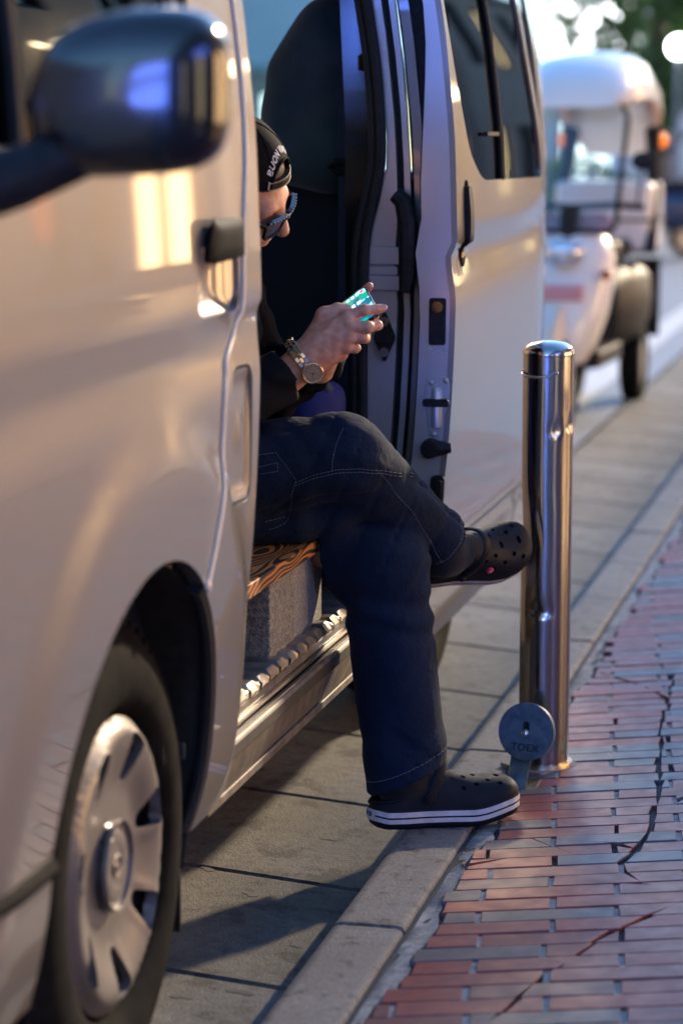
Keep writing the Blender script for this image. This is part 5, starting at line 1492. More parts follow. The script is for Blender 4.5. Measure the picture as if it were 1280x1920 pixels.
# ---- blue bag in the van behind the man
bg_ = empty('bag', (-1.20, 4.64, .375)); tag(bg_, 'saturated blue bag on the van floor behind the knee of the man', 'bag')
M['blue_cloth'] = mat('blue_cloth', (.007, .014, .15), .8, var=(.005, .010, .09), var_scale=14, bump=.4, bump_scale=60)
fbag = lambda P: smin(smin(sd_ell(P, (-1.20, 4.64, .58), (.11, .09, .20)), sd_ell(P, (-1.165, 4.62, .75), (.07, .06, .06)), .06), sd_ell(P, (-1.24, 4.64, .46), (.15, .10, .09)), .05) + .008*np.sin(P[..., 0]*44 + 3*np.sin(P[..., 2]*19))*np.sin(P[..., 2]*31 + 7*P[..., 1])
sdf_object('sack', fbag, (-1.46, 4.50, .36), (-1.04, 4.78, .86), .012, M['blue_cloth'], bg_)
mb = MB(); mb.tube([(-1.25, 4.62, .76), (-1.22, 4.58, .83), (-1.16, 4.57, .84), (-1.12, 4.59, .78)], .010, 8, flat=.4); mb.build('strap', M['belt'], bg_, world=True)
# ================================================================== bollard
bol = empty('bollard', (-.718, 4.76, .006))
tag(bol, 'dented stainless steel bollard standing at the pavement edge', 'bollard')
M['bollard'] = mat('worn_stainless', (.44, .43, .42), .17, 1.0, bump=.012, bump_scale=40, var=(.30, .29, .28), var_scale=90, var_amt=.35, rough_var=.06, stretch=(1, 1, .15), bump_dist=.002)
v = []; f = []; nz, na = 150, 72
DENTS = [(.700, rad(-8), .0075, .012, .30), (.690, rad(-62), .003, .012, .22), (.325, rad(-100), .0042, .012, .5), (.47, rad(-150), .008, .045, .55), (.58, rad(-40), .0012, .06, .5)]
zs = [.84 * i / nz for i in range(nz + 1)]
for z in zs:
    for k in range(na):
        a = 2*PI*k/na; r = .0508
        for (dz, da, A, sz, sa) in DENTS:
            d = (a - da + PI) % (2*PI) - PI
            up_ = sz * (1.8 if z > dz else .6)
            r -= A * math.exp(-((z - dz)/up_)**2 - (d/sa)**2)
        v.append((r*math.cos(a), r*math.sin(a), z))
for i in range(nz):
    for k in range(na): f.append((i*na+k, i*na+(k+1) % na, (i+1)*na+(k+1) % na, (i+1)*na+k))
tb = MB(); tb.add(v, f); tb.build('tube', M['bollard'], bol, sharp=60)
cp = MB(); cp.lathe([(.0512, .838), (.0515, .842), (.0510, .846), (.049, .852), (.044, .858), (.034, .8635), (.02, .8665), (0, .868)], 'Z', 64); cp.build('cap', M['bollard'], bol, sharp=60)
mb = MB(); pts = []
for k in range(13):
    a = rad(-162 + 100*k/12); e = min(k, 12 - k); r = .0505 + min(e*.0035, .0085); pts.append((r*math.cos(a), r*math.sin(a), .806 - .007*math.sin(PI*k/12) + (.003 if k > 10 else 0)))
mb.tube(pts, .0024, 8); mb.build('handle_ring', M['steel'], bol)
mb = MB()
for a in (rad(-161), rad(-63)): mb.lathe([(0, .003), (.004, .0028), (.0055, 0)], 'X', 12); 
mb.v = mb.v[:0]; mb.f = []; mb.m = []
for a in (rad(-161), rad(-63)): mb.ball((.0505*math.cos(a), .0505*math.sin(a), .8075), .0042, 10)
mb.build('ring_eye', M['steel'], bol)
mb = MB(); mb.lathe([(.050, .012), (.0575, .012), (.059, .009), (.059, -.02)], 'Z', 48); mb.build('base_collar', mat('brassy_steel', (.45, .36, .24), .34, 1.0, var=(.2, .16, .11), var_scale=50), bol)
mb = MB(); pts = [(.075*math.cos(2*PI*k/17)*(1 + .25*rng.uniform(-1, 1)), .07*math.sin(2*PI*k/17)*(1 + .25*rng.uniform(-1, 1))) for k in range(17)]
mb.prism(pts, -.012, .0035); mb.build('mortar_patch', M['mortar'], bol)
# cover disc of the empty socket in front of it
ld = empty('socket_cover', (-.745, 4.60, .004))
tag(ld, 'round blue grey metal cover hinged up against the foot of the bollard', 'metal cover')
M['lid'] = mat('painted_cast_lid', (.045, .085, .11), .5, .25, var=(.12, .17, .19), var_scale=60, var_amt=.6, bump=.25, bump_scale=150, rough_var=.12)
Q = Matrix.Translation((-.7335, 4.640, .1045)) @ Vector((-.17, -.97, .17)).to_track_quat('Z', 'Y').to_matrix().to_4x4()
def lidp(b_, nm, m, par, bev=0, sharp=40):
    b_.v = [tuple(Q @ Vector(p)) for p in b_.v]; return b_.build(nm, m, par, world=True, bevel=bev, sharp=sharp)
circ = [(.0575*math.cos(2*PI*i/64), .0575*math.sin(2*PI*i/64)) for i in range(64)]
key = [(.0065*math.cos(t), .014 + .0065*math.sin(t)) for t in np.linspace(0, PI, 8)] + [(-.0065, -.004), (.0065, -.004)]
key = [(a*1.0, b) for a, b in key]
Qn = np.array(Q)
sheet('disc', circ, [key], lambda u, w_: tuple(Qn[i, 0]*u + Qn[i, 1]*w_ + Qn[i, 3] + Qn[i, 2]*.007 for i in range(3)), .012, .014, M['lid'], ld, bevel=.002, edge_sp=.004, side=1)
b_ = MB(); b_.lathe([(0, -.008), (.02, -.008), (.02, -.004), (0, -.004)], 'Z', 24); lidp(b_, 'back_plate', M['black'], ld)
b_ = MB(); b_.lathe([(.0085, .003), (.0085, .0095), (.0075, .012), (.005, .0138), (0, .0145)], 'Z', 24, (-.0005, -.003, 0)); lidp(b_, 'lock_bolt', M['steel'], ld)
tcu = bpy.data.curves.new('lid_text', 'FONT'); tcu.body = 'TOEX'; tcu.size = .0205; tcu.align_x = 'CENTER'; tcu.extrude = .0012; tcu.offset = .0004; tcu.space_character = 1.1
to = bpy.data.objects.new('lid_text', tcu); col.objects.link(to); dg = bpy.context.evaluated_depsgraph_get(); tme = bpy.data.meshes.new_from_object(to.evaluated_get(dg)); bpy.data.objects.remove(to)
tme.transform(Q @ Matrix.Translation((0, -.038, .0076))); link_mesh('raised_lettering', tme, mat('worn_lid_letters', (.012, .022, .030), .5, .2), ld, True)
mb = MB(); mb.tube([(-.7445, 4.645, .060), (-.7445, 4.632, .044), (-.7445, 4.618, .034), (-.7445, 4.602, .030), (-.7445, 4.588, .022), (-.7445, 4.578, .006), (-.7445, 4.572, -.004)], .0215, 4, flat=.20, up=(1, 0, 0)); mb.build('hinge_strap', M['lid'], ld, world=True, bevel=.0015)
mb = MB(); mb.box((-.785, 4.585, -.006), (-.705, 4.655, .0055)); mb.build('socket_frame', M['dirty'], ld, world=True, bevel=.002)
# ================================================================== things farther up the street
M['white_gel'] = mat('white_bodywork', (.80, .78, .74), .3, coat=.5, coat_rough=.05)
M['cream'] = mat('cream_bodywork', (.74, .62, .46), .3, coat=.5, coat_rough=.05)
M['amber'] = mat('amber_lens', (.9, .22, .02), .2, emit=(1, .22, .02), emit_s=.5)
M['amber_off'] = mat('amber_lens_unlit', (.45, .14, .03), .25)
M['clearscreen'] = glass_mat('scooter_screen', (.86, .9, .92))
def sheet3(nm, poly, fm, th, m, par, sp=.05, side=1, holes=()): return sheet(nm, poly, list(holes), fm, sp, th, m, par, world=False, side=side, bevel=.004)
def make_scooter(loc, rz, label, canopy, body_m, second_m, grp=None):
    """local: x forward, y left, z up"""
    s = empty('scooter', loc, rz); tag(s, label, 'scooter', grp)
    def wheel(x, y, r, w):
        h = empty('wheel', (x, y, r), parent=s)
        mb = MB(); mb.lathe([(r*.62, -w*.4), (r*.8, -w*.5), (r*.95, -w*.42), (r, 0), (r*.95, w*.42), (r*.8, w*.5), (r*.62, w*.4)], 'Y', 32, closed=True); mb.build('tyre', M['tyre'], h)
        mb = MB(); mb.lathe([(0, w*.3), (r*.3, w*.3), (r*.64, w*.38), (r*.64, -w*.38), (r*.3, -w*.3), (0, -w*.3)], 'Y', 24); mb.build('rim', M['steel'], h)
    wheel(.62, 0, .23, .10)
    if canopy: wheel(-.62, .16, .20, .11); wheel(-.62, -.16, .20, .11)
    else: wheel(-.60, 0, .22, .11)
    # front cowl and leg shield: wide at the knees, narrow at the wheel
    lev = [(.30, .10, .58, .74), (.40, .15, .53, .76), (.52, .185, .48, .72), (.66, .205, .44, .64), (.78, .205, .42, .58), (.86, .17, .40, .54), (.90, .10, .40, .50)]
    mb = MB(); n = 20; v = []; f = []
    for z, w, xb, xf in lev:
        for k in range(n):
            a = 2*PI*k/n; c_, s_ = math.cos(a), math.sin(a)
            x = xb + (xf - xb) * (max(c_, -.15) ** 1 if c_ > 0 else c_*.35); v.append((x, w*math.copysign(abs(s_)**.8, s_), z))
    for i in range(len(lev) - 1):
        for k in range(n): f.append((i*n+k, i*n+(k+1) % n, (i+1)*n+(k+1) % n, (i+1)*n+k))
    f += [tuple(range(n - 1, -1, -1)), tuple((len(lev) - 1)*n + k for k in range(n))]
    mb.add(v, f); mb.build('front_cowl', body_m, s, sharp=60)
    mb = MB(); 
    for k in range(11):
        a = rad(20 + 150*k/10); mb.add([], [])
    pts = [(.62 + .265*math.cos(rad(a)), 0, .24 + .265*math.sin(rad(a))) for a in range(-5, 176, 15)]
    mb.tube(pts, [.03] + [.075]*(len(pts) - 2) + [.05], 12, flat=.35, up=(1, 0, 0)); mb.build('front_fender', second_m, s)
    for y in (.07, -.07):
        mb = MB(); mb.tube([(.62, y, .23), (.50, y*.9, .6)], .02, 8); mb.build('fork', M['black'], s)
    hl = MB(); hl.ball((.64, 0, .80), (.05, .09, .065), 18); hl.build('headlight', mat('headlamp_glass', (.7, .72, .75), .08, .6, coat=1), s)
    mb = MB(); mb.box((.545, -.095, .585), (.70, .095, .655)); mb.build('number_plate', mat('plate_pink', (.62, .30, .32), .5), s, bevel=.01)
    # handlebar, mirrors
    mb = MB(); mb.tube([(.40, -.33, 1.0), (.44, -.2, 1.01), (.46, 0, 1.0), (.44, .2, 1.01), (.40, .33, 1.0)], .016, 8); mb.tube([(.46, 0, 1.0), (.50, 0, .8)], .05, 8); mb.build('handlebar', M['black'], s)
    for y in (.33, -.33):
        mb = MB(); mb.tube([(.40, y*.9, 1.0), (.40, y*.95, 1.17)], .007, 6); mb.ball((.40, y*.98, 1.21), (.02, .06, .045), 12); mb.build('mirror', M['black'], s)
    # floor, seat, rear body
    mb = MB(); mb.prism(rounded([(.50, -.15), (.50, .15), (-.12, .17), (-.12, -.17)][::-1], .04), .26, .34); mb.build('footboard', M['black'], s, bevel=.01)
    mb = MB(); v = []; f = []; secs = [(-.10, .15, .30, .66), (-.25, .20, .28, .72), (-.50, .24, .30, .72), (-.75, .23, .34, .70), (-.90, .16, .42, .66)]
    for x, w, z0, z1 in secs:
        for k in range(16):
            a = 2*PI*k/16; v.append((x, w*math.copysign(abs(math.cos(a))**.6, math.cos(a)), (z0+z1)/2 + (z1-z0)/2*math.copysign(abs(math.sin(a))**.6, math.sin(a))))
    for i in range(len(secs) - 1):
        for k in range(16): f.append((i*16+k, i*16+(k+1) % 16, (i+1)*16+(k+1) % 16, (i+1)*16+k))
    f += [tuple(range(16)), tuple(64 + k for k in range(15, -1, -1))]
    mb.add(v, f); mb.build('rear_body', M['black'] if canopy else second_m, s, sharp=50)
    mb = MB(); mb.prism(rounded([(-.08, -.13), (-.08, .13), (-.62, .15), (-.62, -.15)][::-1], .08), .72, .82); mb.build('seat', M['black'], s, bevel=.03)
    for y in (.2, -.2):
        mb = MB(); mb.ball((.60, y*.95, .70), (.03, .03, .025), 10); mb.build('indicator', M['amber_off'], s)
    if canopy:
        mb = MB(); mb.prism(rounded([(-.55, -.25), (-.55, .25), (-1.02, .25), (-1.02, -.25)][::-1], .06), .74, 1.10); bx = mb.build('cargo_box', body_m, s, bevel=.05, seg=4)
        mb = MB(); mb.box((-1.025, -.255, .90), (-.545, .255, .915)); mb.build('box_seam', M['black'], bx)
        # windscreen, its frame and the roof
        fm = lambda y, z: (.50 - .28*(z - .95)**1.0 - .5*y*y, y, z)
        wsx = rounded([(-.20, .90), (.20, .90), (.235, 1.46), (-.235, 1.46)], [.05, .05, .09, .09])
        sheet3('windscreen', wsx, fm, .004, M['clearscreen'], s)
        mb = MB(); mb.tube([tuple(float(q) for q in fm(a, b)) for a, b in resample(rounded([(-.21, .89), (.21, .89), (.245, 1.475), (-.245, 1.475)], [.05, .05, .09, .09]), .05)], .013, 8, closed=True); mb.build('screen_frame', M['black'], s)
        mb = MB(); v = []; f = []; rs = [(.47, .20, 1.47, .05), (.40, .26, 1.47, .13), (.15, .285, 1.50, .20), (-.3, .285, 1.50, .23), (-.7, .27, 1.44, .23), (-.90, .22, 1.33, .20), (-.98, .16, 1.24, .08)]
        for x, w, z0, h in rs:
            for k in range(18):
                a = 2*PI*k/18; sn = math.sin(a); v.append((x, w*math.copysign(abs(math.cos(a))**.7, math.cos(a)), z0 + (h*abs(sn)**.8 if sn > 0 else -.02*abs(sn))))
        for i in range(len(rs) - 1):
            for k in range(18): f.append((i*18+k, i*18+(k+1) % 18, (i+1)*18+(k+1) % 18, (i+1)*18+k))
        f += [tuple(range(18)), tuple(len(v) - 1 - k for k in range(18))]
        mb.add(v, f); mb.build('canopy_roof', body_m, s, sharp=60)
        for y in (.24, -.24):
            mb = MB(); mb.tube([(-.86, y*.85, 1.42), (-.80, y*.9, 1.2), (-.62, y, .95), (-.55, y, .75)], [.045, .035, .03, .03], 10); mb.build('rear_pillar', M['black'], s)
            mb = MB(); mb.ball((-.86, y*1.02, 1.30), (.035, .035, .04), 12); mb.build('rear_indicator', M['amber'], s)
        mb = MB(); mb.box((-.98, .10, .30), (-.95, .24, .70)); mb.box((-.98, -.24, .30), (-.95, -.10, .70)); mb.build('mud_guard', M['black'], s)
        mb = MB(); mb.prism(rounded([(-.16, .66), (.16, .66), (.18, .97), (-.18, .97)], .04), .0, .02, lambda u, w, h: (.37 - h, u, w)); mb.build('dash_panel', mat('pink_sticker', (.55, .22, .26), .5, var=(.7, .68, .72), var_scale=9), s)
    else:
        mb = MB(); mb.box((-1.0, -.2, .76), (-.66, .2, 1.06)); mb.build('top_box', second_m, s, bevel=.03)
    return s
make_scooter((-1.58, 11.6, -.055), rad(-90 - 1), 'white canopy delivery scooter with a big windscreen parked behind the van', True, M['white_gel'], M['cream'])
M['navy_gel'] = mat('navy_bodywork', (.02, .03, .07), .35, coat=.5)
make_scooter((-3.05, 26.2, -.047), rad(200), 'dark blue scooter parked far up the road under the trees', False, M['navy_gel'], M['navy_gel'])
# people far up the street
def pedestrian(loc, rz, label, coat, legs_m, skin):
    p = empty('person', loc, rz); tag(p, label, 'person', None)
    fb_ = lambda P: smin(smin(smin(sd_cone(P, (0, .09, .04), (0, .09, .85), .05, .08), sd_cone(P, (.12, -.09, .04), (0, -.09, .85), .05, .08), .03), sd_cone(P, (0, 0, .9), (0, 0, 1.38), .13, .15), .06), smin(sd_cone(P, (0, 0, 1.4), (0, 0, 1.52), .055, .05), sd_ell(P, (.01, 0, 1.63), (.095, .075, .115)), .03), .03)
    sdf_object('body', fb_, (-.2, -.3, -.05), (.3, .3, 1.8), .03, skin, p, False, 1)
    fc = lambda P: smax(smin(sd_cone(P, (0, 0, .78), (0, 0, 1.38), .19, .17), smin(sd_cone(P, (0, .2, 1.36), (.05, .26, .85), .07, .055), sd_cone(P, (0, -.2, 1.36), (.05, -.26, .85), .07, .055), .02), .05), .62 - P[..., 2], .02)
    sdf_object('coat', fc, (-.3, -.4, .5), (.35, .4, 1.65), .03, coat, p, False, 1)
    fl_ = lambda P: smin(sd_cone(P, (0, .09, .08), (0, .09, .85), .075, .11), sd_cone(P, (.12, -.09, .08), (0, -.09, .85), .075, .11), .03)
    sdf_object('trousers', fl_, (-.2, -.3, -.05), (.3, .3, 1.0), .03, legs_m, p, False, 1)
    mb = MB()
    mb.ball((.05, .09, .035), (.13, .05, .045), 12); mb.ball((.17, -.09, .035), (.13, .05, .045), 12); mb.build('shoes', M['black'], p)
    mb = MB(); mb.ball((-.012, 0, 1.66), (.10, .082, .10), 12); mb.build('hair', M['hair_far'], p)
M['hair_far'] = mat('far_hair', (.02, .015, .012), .6)
pedestrian((-4.25, 40.0, -.047), rad(100), 'person in a pale beige jacket standing far up the road', mat('beige_jacket', (.48, .38, .30), .8), mat('pale_trousers', (.38, .32, .30), .8), M['skin'])
# ---- trees
def leaf_mat(n, a, b):
    m = mat(n, a, .5, var=b, var_scale=3.5, var_amt=1.0, spec=.35)
    N = m.node_tree.nodes; L = m.node_tree.links; bs_ = N['Principled BSDF']
    t_ = N.new('ShaderNodeBsdfTranslucent'); t_.inputs[0].default_value = (b[0]*1.3, b[1]*1.4, b[2], 1); x_ = N.new('ShaderNodeMixShader'); x_.inputs[0].default_value = .45
    L.new(bs_.outputs[0], x_.inputs[1]); L.new(t_.outputs[0], x_.inputs[2]); L.new(x_.outputs[0], N['Material Output'].inputs[0])
    return m
M['leaf_a'] = leaf_mat('leaf_dark', (.035, .085, .030), (.075, .145, .045)); M['leaf_b'] = leaf_mat('leaf_light', (.075, .13, .035), (.045, .10, .035))
M['bark'] = mat('bark', (.075, .055, .04), .9, var=(.04, .03, .025), var_scale=20, bump=.8, bump_scale=40)
def make_tree(loc, H_, clumps, label, seed, lm, nleaf=420, ls=.085):
    r_ = np.random.RandomState(seed); t = empty('tree', loc); tag(t, label, 'tree', None)
    mb = MB(); top = Vector((0, 0, H_*.8))
    mb.tube([(0, 0, -.1), (.02, .02, H_*.25), (-.03, .04, H_*.5), (.05, 0, H_*.8)], [.12, .095, .07, .03], 10)
    for c_, r in clumps: mb.tube([(0, .02, min(c_[2]*.55, H_*.55)), (c_[0]*.5, c_[1]*.5, c_[2]*.8), c_], [.045, .03, .012], 6)
    mb.build('trunk', M['bark'], t)
    V = []; F = []
    for c_, r in clumps:
        k = int(nleaf * (r/.6)**2)
        d = r_.normal(size=(k, 3)); d /= np.linalg.norm(d, axis=1, keepdims=True)
        rad_ = r * r_.uniform(.35, 1, k)**.5 * (1 + .25*np.sin(d[:, 0]*5 + seed)*np.sin(d[:, 2]*6))
        P = np.array(c_) + d*rad_[:, None]*np.array((1, 1, .8))
        for p in P:
            u = r_.normal(size=3); u /= np.linalg.norm(u); w = np.cross(u, r_.normal(size=3)); w /= np.linalg.norm(w); l = ls*r_.uniform(.7, 1.3)
            i = len(V); V += [p - u*l, p + w*l*.45, p + u*l, p - w*l*.45]; F.append((i, i+1, i+2, i+3))
    o = link_mesh('crown', mesh_from('crown', V, F, False), lm, t)
    return t
make_tree((-3.55, 33.0, -.047), 4.0, [((-.9, 0, 3.1), .75), ((-.1, -.2, 3.5), .9), ((.8, .1, 2.9), .8), ((-.45, .3, 2.3), .65), ((.5, -.1, 2.1), .6), ((.95, 0, 1.75), .55), ((-.1, 0, 1.65), .5), ((.1, .2, 4.1), .7)], 'leafy green street tree with low branches beyond the scooter', 3, M['leaf_a'])
make_tree((-2.95, 36.5, -.047), 4.6, [((-.6, 0, 3.3), .85), ((.3, 0, 3.8), .9), ((1.0, .2, 3.0), .8), ((-.2, 0, 2.5), .7), ((.6, .2, 2.1), .65)], 'bright green street tree standing behind the leafy low branched one', 8, M['leaf_b'])
make_tree((-4.55, 44.0, -.047), 4.2, [((0, 0, 3.4), .9), ((.6, 0, 2.8), .7), ((-.6, 0, 2.9), .7), ((.1, 0, 2.2), .5)], 'dark green tree close to the pale building front', 5, M['leaf_a'], 330)
# ---- low shrubs along the far side of the road
def shrub(loc, r, label, seed, lm):
    r_ = np.random.RandomState(seed); t = empty('shrub', loc); tag(t, label, 'shrub')
    V = []; F = []; k = 900
    d = r_.normal(size=(k, 3)); d /= np.linalg.norm(d, axis=1, keepdims=True)
    for p in d * (r*r_.uniform(.4, 1, k)**.5)[:, None] * np.array((1, 1, .8)) + np.array((0, 0, r*.7)):
        u = r_.normal(size=3); u /= np.linalg.norm(u); w = np.cross(u, r_.normal(size=3)); w /= np.linalg.norm(w); l = .07*r_.uniform(.7, 1.3)
        i = len(V); V += [p - u*l, p + w*l*.5, p + u*l, p - w*l*.5]; F.append((i, i+1, i+2, i+3))
    link_mesh('foliage', mesh_from('foliage', V, F, False), lm, t)
    mb = MB(); mb.tube([(0, 0, -.05), (0, 0, r*.7)], .03, 6); mb.build('stem', M['bark'], t)
shrub((-3.9, 31.0, -.047), .55, 'rounded green shrub below the low branched tree', 21, M['leaf_b'])
shrub((-4.9, 34.5, -.047), .7, 'dark shrub beside the trunk near the pale building', 22, M['leaf_a'])
# ---- white truck far off
tk = empty('truck', (-4.75, 46.0, -.047), rad(90)); tag(tk, 'white box truck far down the road glimpsed under the trees', 'truck')
mb = MB(); mb.box((-2.0, -.85, .55), (1.6, .85, 2.25)); mb.build('cargo_body', M['white_gel'], tk, bevel=.04)
mb = MB(); mb.prism(rounded([(1.65, .35), (3.0, .35), (3.0, 1.05), (2.65, 1.75), (1.65, 1.75)], .12), -.8, .8, lambda u, w, h: (u, h, w)); cab = mb.build('cab', M['white_gel'], tk, bevel=.03)
mb = MB(); mb.prism(rounded([(1.8, 1.1), (2.75, 1.1), (2.55, 1.6), (1.8, 1.6)], .05), -.81, .81, lambda u, w, h: (u, h, w)); mb.build('window', M['gloss_black'], cab)
for x in (-1.2, 2.3):
    for y in (-.7, .7):
        mb = MB(); mb.lathe([(.0, -.1), (.34, -.1), (.36, -.06), (.36, .06), (.34, .1), (0, .1)], 'Y', 20, (x, y, .36)); mb.build('wheel', M['tyre'], tk)
# ---- buildings
M['pale_wall'] = mat('pale_tiled_wall', (.62, .66, .64), .6, var=(.5, .55, .54), var_scale=2, spec=.4)
M['grey_wall'] = mat('grey_wall', (.26, .27, .29), .7, var=(.2, .21, .23), var_scale=1.5)
M['warm_wall'] = mat('warm_wall', (.38, .32, .27), .7, var=(.3, .26, .22), var_scale=1.5)
M['pane'] = mat('window_pane', (.05, .07, .08), .06, .2, coat=1, coat_rough=.01)
def lit(n, c, s): return mat(n, (.3, .3, .3), .5, emit=c, emit_s=s)
M['blue_tint'] = lit('added_blue_window', (.12, .22, 1.0), 17.0); M['lit_shop'] = lit('lit_cool_shop_window', (.85, 1.0, .95), 1.6); M['dim_warm'] = lit('dim_warm_window', (.9, .6, .4), .35); M['lit_white'] = lit('lit_white_panel', (.93, .97, 1.0), 3.5); M['lit_warm'] = lit('lit_warm_window', (1.0, .60, .27), 4.2); M['lit_yellow'] = lit('lit_yellow_window', (1.0, .78, .38), 1.6)
def facade(nm, label, lo, hi, face, wall, wins, roofm):
    """a building block; wins: list of (a0, a1, z0, z1, material) on the face; face 'S' looks to -Y, 'W' to -X, 'E' to +X"""
    b = empty(nm, ((lo[0]+hi[0])/2, (lo[1]+hi[1])/2, -.05)); tag(b, label, 'building')
    holes = [[(a0, z0), (a1, z0), (a1, z1), (a0, z1)] for a0, a1, z0, z1, _ in wins]
    f_ = {'S': lambda a, z: (a, lo[1] + 0*a, z), 'W': lambda a, z: (lo[0] + 0*a, a, z), 'E': lambda a, z: (hi[0] + 0*a, a, z), 'N': lambda a, z: (a, hi[1] + 0*a, z)}[face]
    a0, a1 = (lo[0], hi[0]) if face in 'SN' else (lo[1], hi[1])
    sheet('wall', [(a0, lo[2]), (a1, lo[2]), (a1, hi[2]), (a0, hi[2])], holes, f_, 2.0, .25, wall, b, side=-1 if face in 'WN' else 1, sharp=30)
    mb = MB(); e = .26
    lo2 = list(lo); hi2 = list(hi)
    if face == 'S': lo2[1] += e + .2
    if face == 'W': lo2[0] += e + .2
    if face == 'E': hi2[0] -= e + .2
    if face == 'N': hi2[1] -= e + .2
    mb.box(lo2, hi2); mb.build('back_volume', wall, b, world=True)
    mb = MB(); mb.box((lo[0] - .12, lo[1] - .12, hi[2]), (hi[0] + .12, hi[1] + .12, hi[2] + .18)); mb.build('roof', roofm, b, world=True)
    for (w0, w1, z0, z1, m_) in wins:
        d0, d1 = .12, .15
        def bx(p0, p1, q0, q1, da, db):
            if face == 'S': return (p0, lo[1] + da, q0), (p1, lo[1] + db, q1)
            if face == 'N': return (p0, hi[1] - db, q0), (p1, hi[1] - da, q1)
            if face == 'W': return (lo[0] + da, p0, q0), (lo[0] + db, p1, q1)
            return (hi[0] - db, p0, q0), (hi[0] - da, p1, q1)
        mb = MB()
        for p0, p1, q0, q1 in ((w0, w0 + .07, z0, z1), (w1 - .07, w1, z0, z1), (w0 + .07, w1 - .07, z0, z0 + .07), (w0 + .07, w1 - .07, z1 - .07, z1), ((w0+w1)/2 - .03, (w0+w1)/2 + .03, z0 + .07, z1 - .07)):
            mb.box(*bx(p0, p1, q0, q1, .06, .16))
        fr = mb.build('window', M['black'], b, world=True)
        mb = MB(); mb.box(*bx(w0 + .02, w1 - .02, z0 + .02, z1 - .02, d0, d1)); mb.build('pane', m_, fr, world=True)
    return b
ws_ = []
for i, x in enumerate(np.arange(-15.4, -5.6, 1.6)):
    ws_.append((x, x + 1.2, .35, 2.15, M['lit_shop'] if i % 3 else M['lit_yellow'])); ws_.append((x, x + 1.2, 4.6, 6.0, M['pane'])); pass
fb1 = facade('building', 'pale building closing the view with a lit white sign band', (-16, 50, -.1), (-5.3, 60, 6.4), 'S', M['pale_wall'], ws_, M['grey_wall'])
mb = MB(); mb.box((-10.5, 49.6, 3.02), (-5.75, 49.95, 3.9)); mb.build('lit_sign', M['lit_white'], fb1, world=True, bevel=.02)
mb = MB(); mb.box((-15.5, 48.9, 2.55), (-5.4, 49.97, 2.68)); mb.build('awning', mat('green_awning', (.30, .45, .42), .6), fb1, world=True)
for x in (-6.9, -8.4, -9.8, -11.5):
    mb = MB(); mb.ball((x, 49.3, 2.35), .10, 12); mb.build('lamp', lit('lamp_glow', (1, .80, .5), 9.0), fb1, world=True)
facade('building', 'tall blue grey building behind the street trees', (-5.1, 62, -.1), (3.0, 72, 7.2), 'S', M['grey_wall'], [(x, x + 1.1, z, z + 1.5, M['pane'] if (int(x*3) + k) % 4 else M['lit_yellow']) for x in np.arange(-4.6, 2.2, 1.7) for k, z in enumerate((.8, 3.6))], M['grey_wall'])
# far side of the road (seen through the van windows)
ws_ = []
for i, y in enumerate(np.arange(-2, 40, 2.4)):
    ws_.append((y, y + 1.7, .4, 2.3, [M['pane'], M['lit_warm'], M['pane'], M['lit_yellow'], M['pane']][i % 5])); ws_.append((y, y + 1.5, 3.6, 5.0, M['pane']))
facade('building', 'grey shop row across the road seen through the van windows', (-20, -30, -.1), (-12.5, 41, 6.4), 'E', M['grey_wall'], ws_, M['grey_wall'])
# shops along the pavement on the right, mirrored in the van
ws_ = []
for i, y in enumerate(np.arange(4.2, 33, 2.6)):
    ws_.append((y, y + 2.0, .35, 2.5, [M['lit_warm'], M['lit_warm'], M['pane'], M['lit_warm'], M['dim_warm'], M['pane'], M['lit_warm'], M['dim_warm'], M['lit_warm'], M['pane'], M['lit_yellow'], M['pane']][i % 12]))
ws_ += [(y, y + 1.3, 3.55, 4.9, M['pane'] if k % 4 else M['dim_warm']) for k, y in enumerate(np.arange(4.6, 33, 2.6))]
shop = facade('building', 'two storey shop row along the pavement mirrored in the van paint', (4.6, 3.8, -.1), (9, 34, 5.60), 'W', M['warm_wall'], ws_, M['grey_wall'])
mb = MB(); mb.box((4.2, 13.2, 2.62), (4.58, 16.2, 3.2)); mb.build('sign', lit('lit_pink_sign', (1.0, .25, .30), 1.6), shop, world=True)
mb = MB(); mb.box((4.2, 18.6, 2.62), (4.58, 21.2, 3.2)); mb.build('sign', lit('lit_cream_sign', (1.0, .85, .55), 2.2), shop, world=True)
for y, c in ((11.6, (.75, .16, .03)), (16.7, (.8, .25, .04)), (20.9, (.80, .16, .03))):
    bn = empty('banner', (3.7, y, .16)); tag(bn, {11.6: 'orange shop banner on a pole nearest the van', 16.7: 'bright orange shop banner on a pole by the pink sign', 20.9: 'red orange shop banner on a pole before the lit shop window'}[y], 'banner')
    mb = MB(); mb.tube([(3.7, y, .16), (3.7, y, 2.5)], .015, 8); mb.tube([(3.7, y, 2.45), (3.7, y - .55, 2.45)], .01, 6); mb.lathe([(0, .17), (.18, .17), (.2, .26), (0, .28)], 'Z', 16, (3.7, y, 0)); mb.build('pole', M['steel'], bn, world=True)
    sheet('cloth', [(y - .55, .75), (y - .02, .75), (y - .02, 2.43), (y - .55, 2.43)], [], lambda a, z: (3.7 + .03*np.sin(a*9 + z*3), a, z), .08, .003, mat('banner_cloth', c, .7), bn)
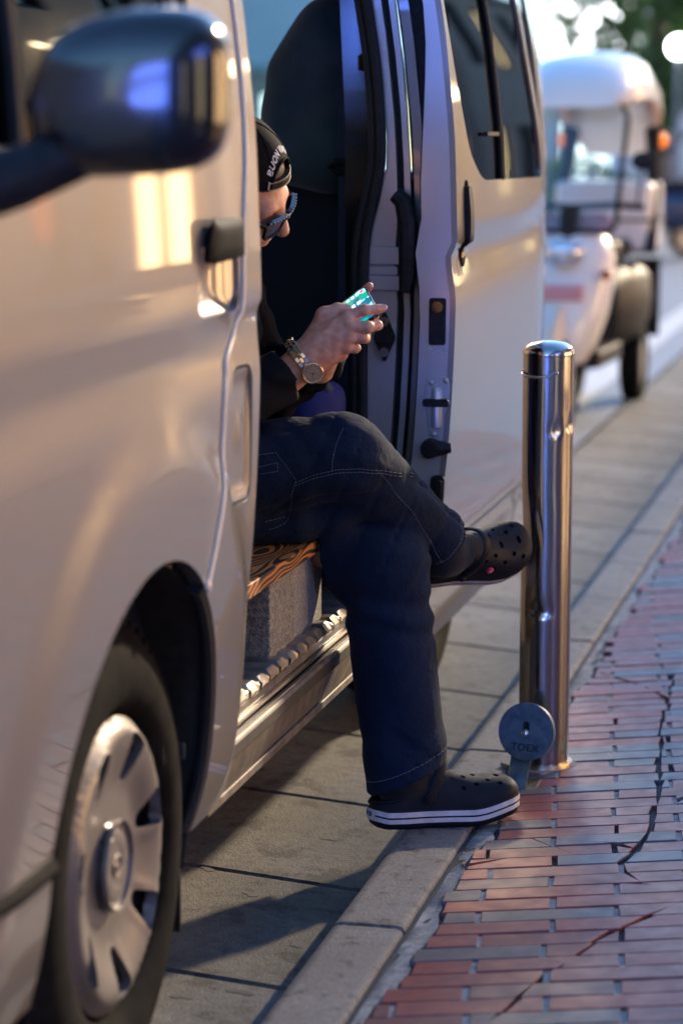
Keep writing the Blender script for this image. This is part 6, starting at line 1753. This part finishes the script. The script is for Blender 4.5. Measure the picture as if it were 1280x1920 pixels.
ws_ = [(y, y + 1.4, z, z + 1.7, M['lit_yellow'] if (k*7 + int(z)) % 5 == 0 else M['pane']) for k, y in enumerate(np.arange(37, 88, 2.5)) for z in (.6, 3.6)]
facade('building', 'long brown building farther along the pavement on the right', (4.6, 36, -.1), (10, 90, 5.60), 'W', M['warm_wall'], ws_, M['grey_wall'])
for k in range(12):
    mb = MB(); mb.ball((4.2, 10.2 + k*2.0, 2.95 - .12*(k % 2)), .07, 10); mb.tube([(4.2, 10.2 + k*2.0, 2.95), (4.6, 10.2 + k*2.0, 3.15)], .012, 6); mb.build('lamp', lit('lamp_glow', (1, .78, .45), 14.0), shop, world=True)
back_shop = facade('building', 'dark shop front behind the photographer beside the pavement', (5.2, -45, -.1), (12, 3.2, 9.0), 'W', M['grey_wall'], [(y, y + 2.0, .35, 2.6, M['lit_yellow'] if k % 3 == 1 else M['pane']) for k, y in enumerate(np.arange(-13, 2, 2.7))], M['grey_wall'])
mb = MB(); mb.box((4.75, -3.2, 2.5), (5.17, 1.6, 3.2)); mb.build('sign', lit('lit_blue_sign', (.12, .22, 1.0), 3.0), bpy.data.objects['building.005'] if False else back_shop, world=True, bevel=.02)
wsn = [(x, x + 1.7, z, z + 1.3, M['blue_tint']) for x in np.arange(-10.5, 3.5, 2.0) for z in (.6, 2.4, 4.2)]  # blue glowing windows added out of view to tint the faces turned to the camera
facade('building', 'added building behind the photographer with blue glowing panes that tint the van jamb', (-12, -44, -.1), (4.6, -34, 7), 'N', M['grey_wall'], wsn, M['grey_wall'])
# street lamps
def lamp(loc, h, label):
    l = empty('street_lamp', loc); tag(l, label, 'street lamp')
    mb = MB(); mb.tube([(0, 0, 0), (0, 0, h - .1)], [.05, .03], 10); mb.build('pole', M['grey_wall'], l)
    mb = MB(); mb.ball((0, 0, h), .13, 16); mb.build('globe', lit('lamp_white', (.95, 1, 1), 12.0), l)
lamp((-3.15, 31.6, -.047), 2.42, 'white globe street lamp shining among the green leaves'); lamp((-6.1, 40.5, -.047), 2.3, 'white globe street lamp in front of the pale building')
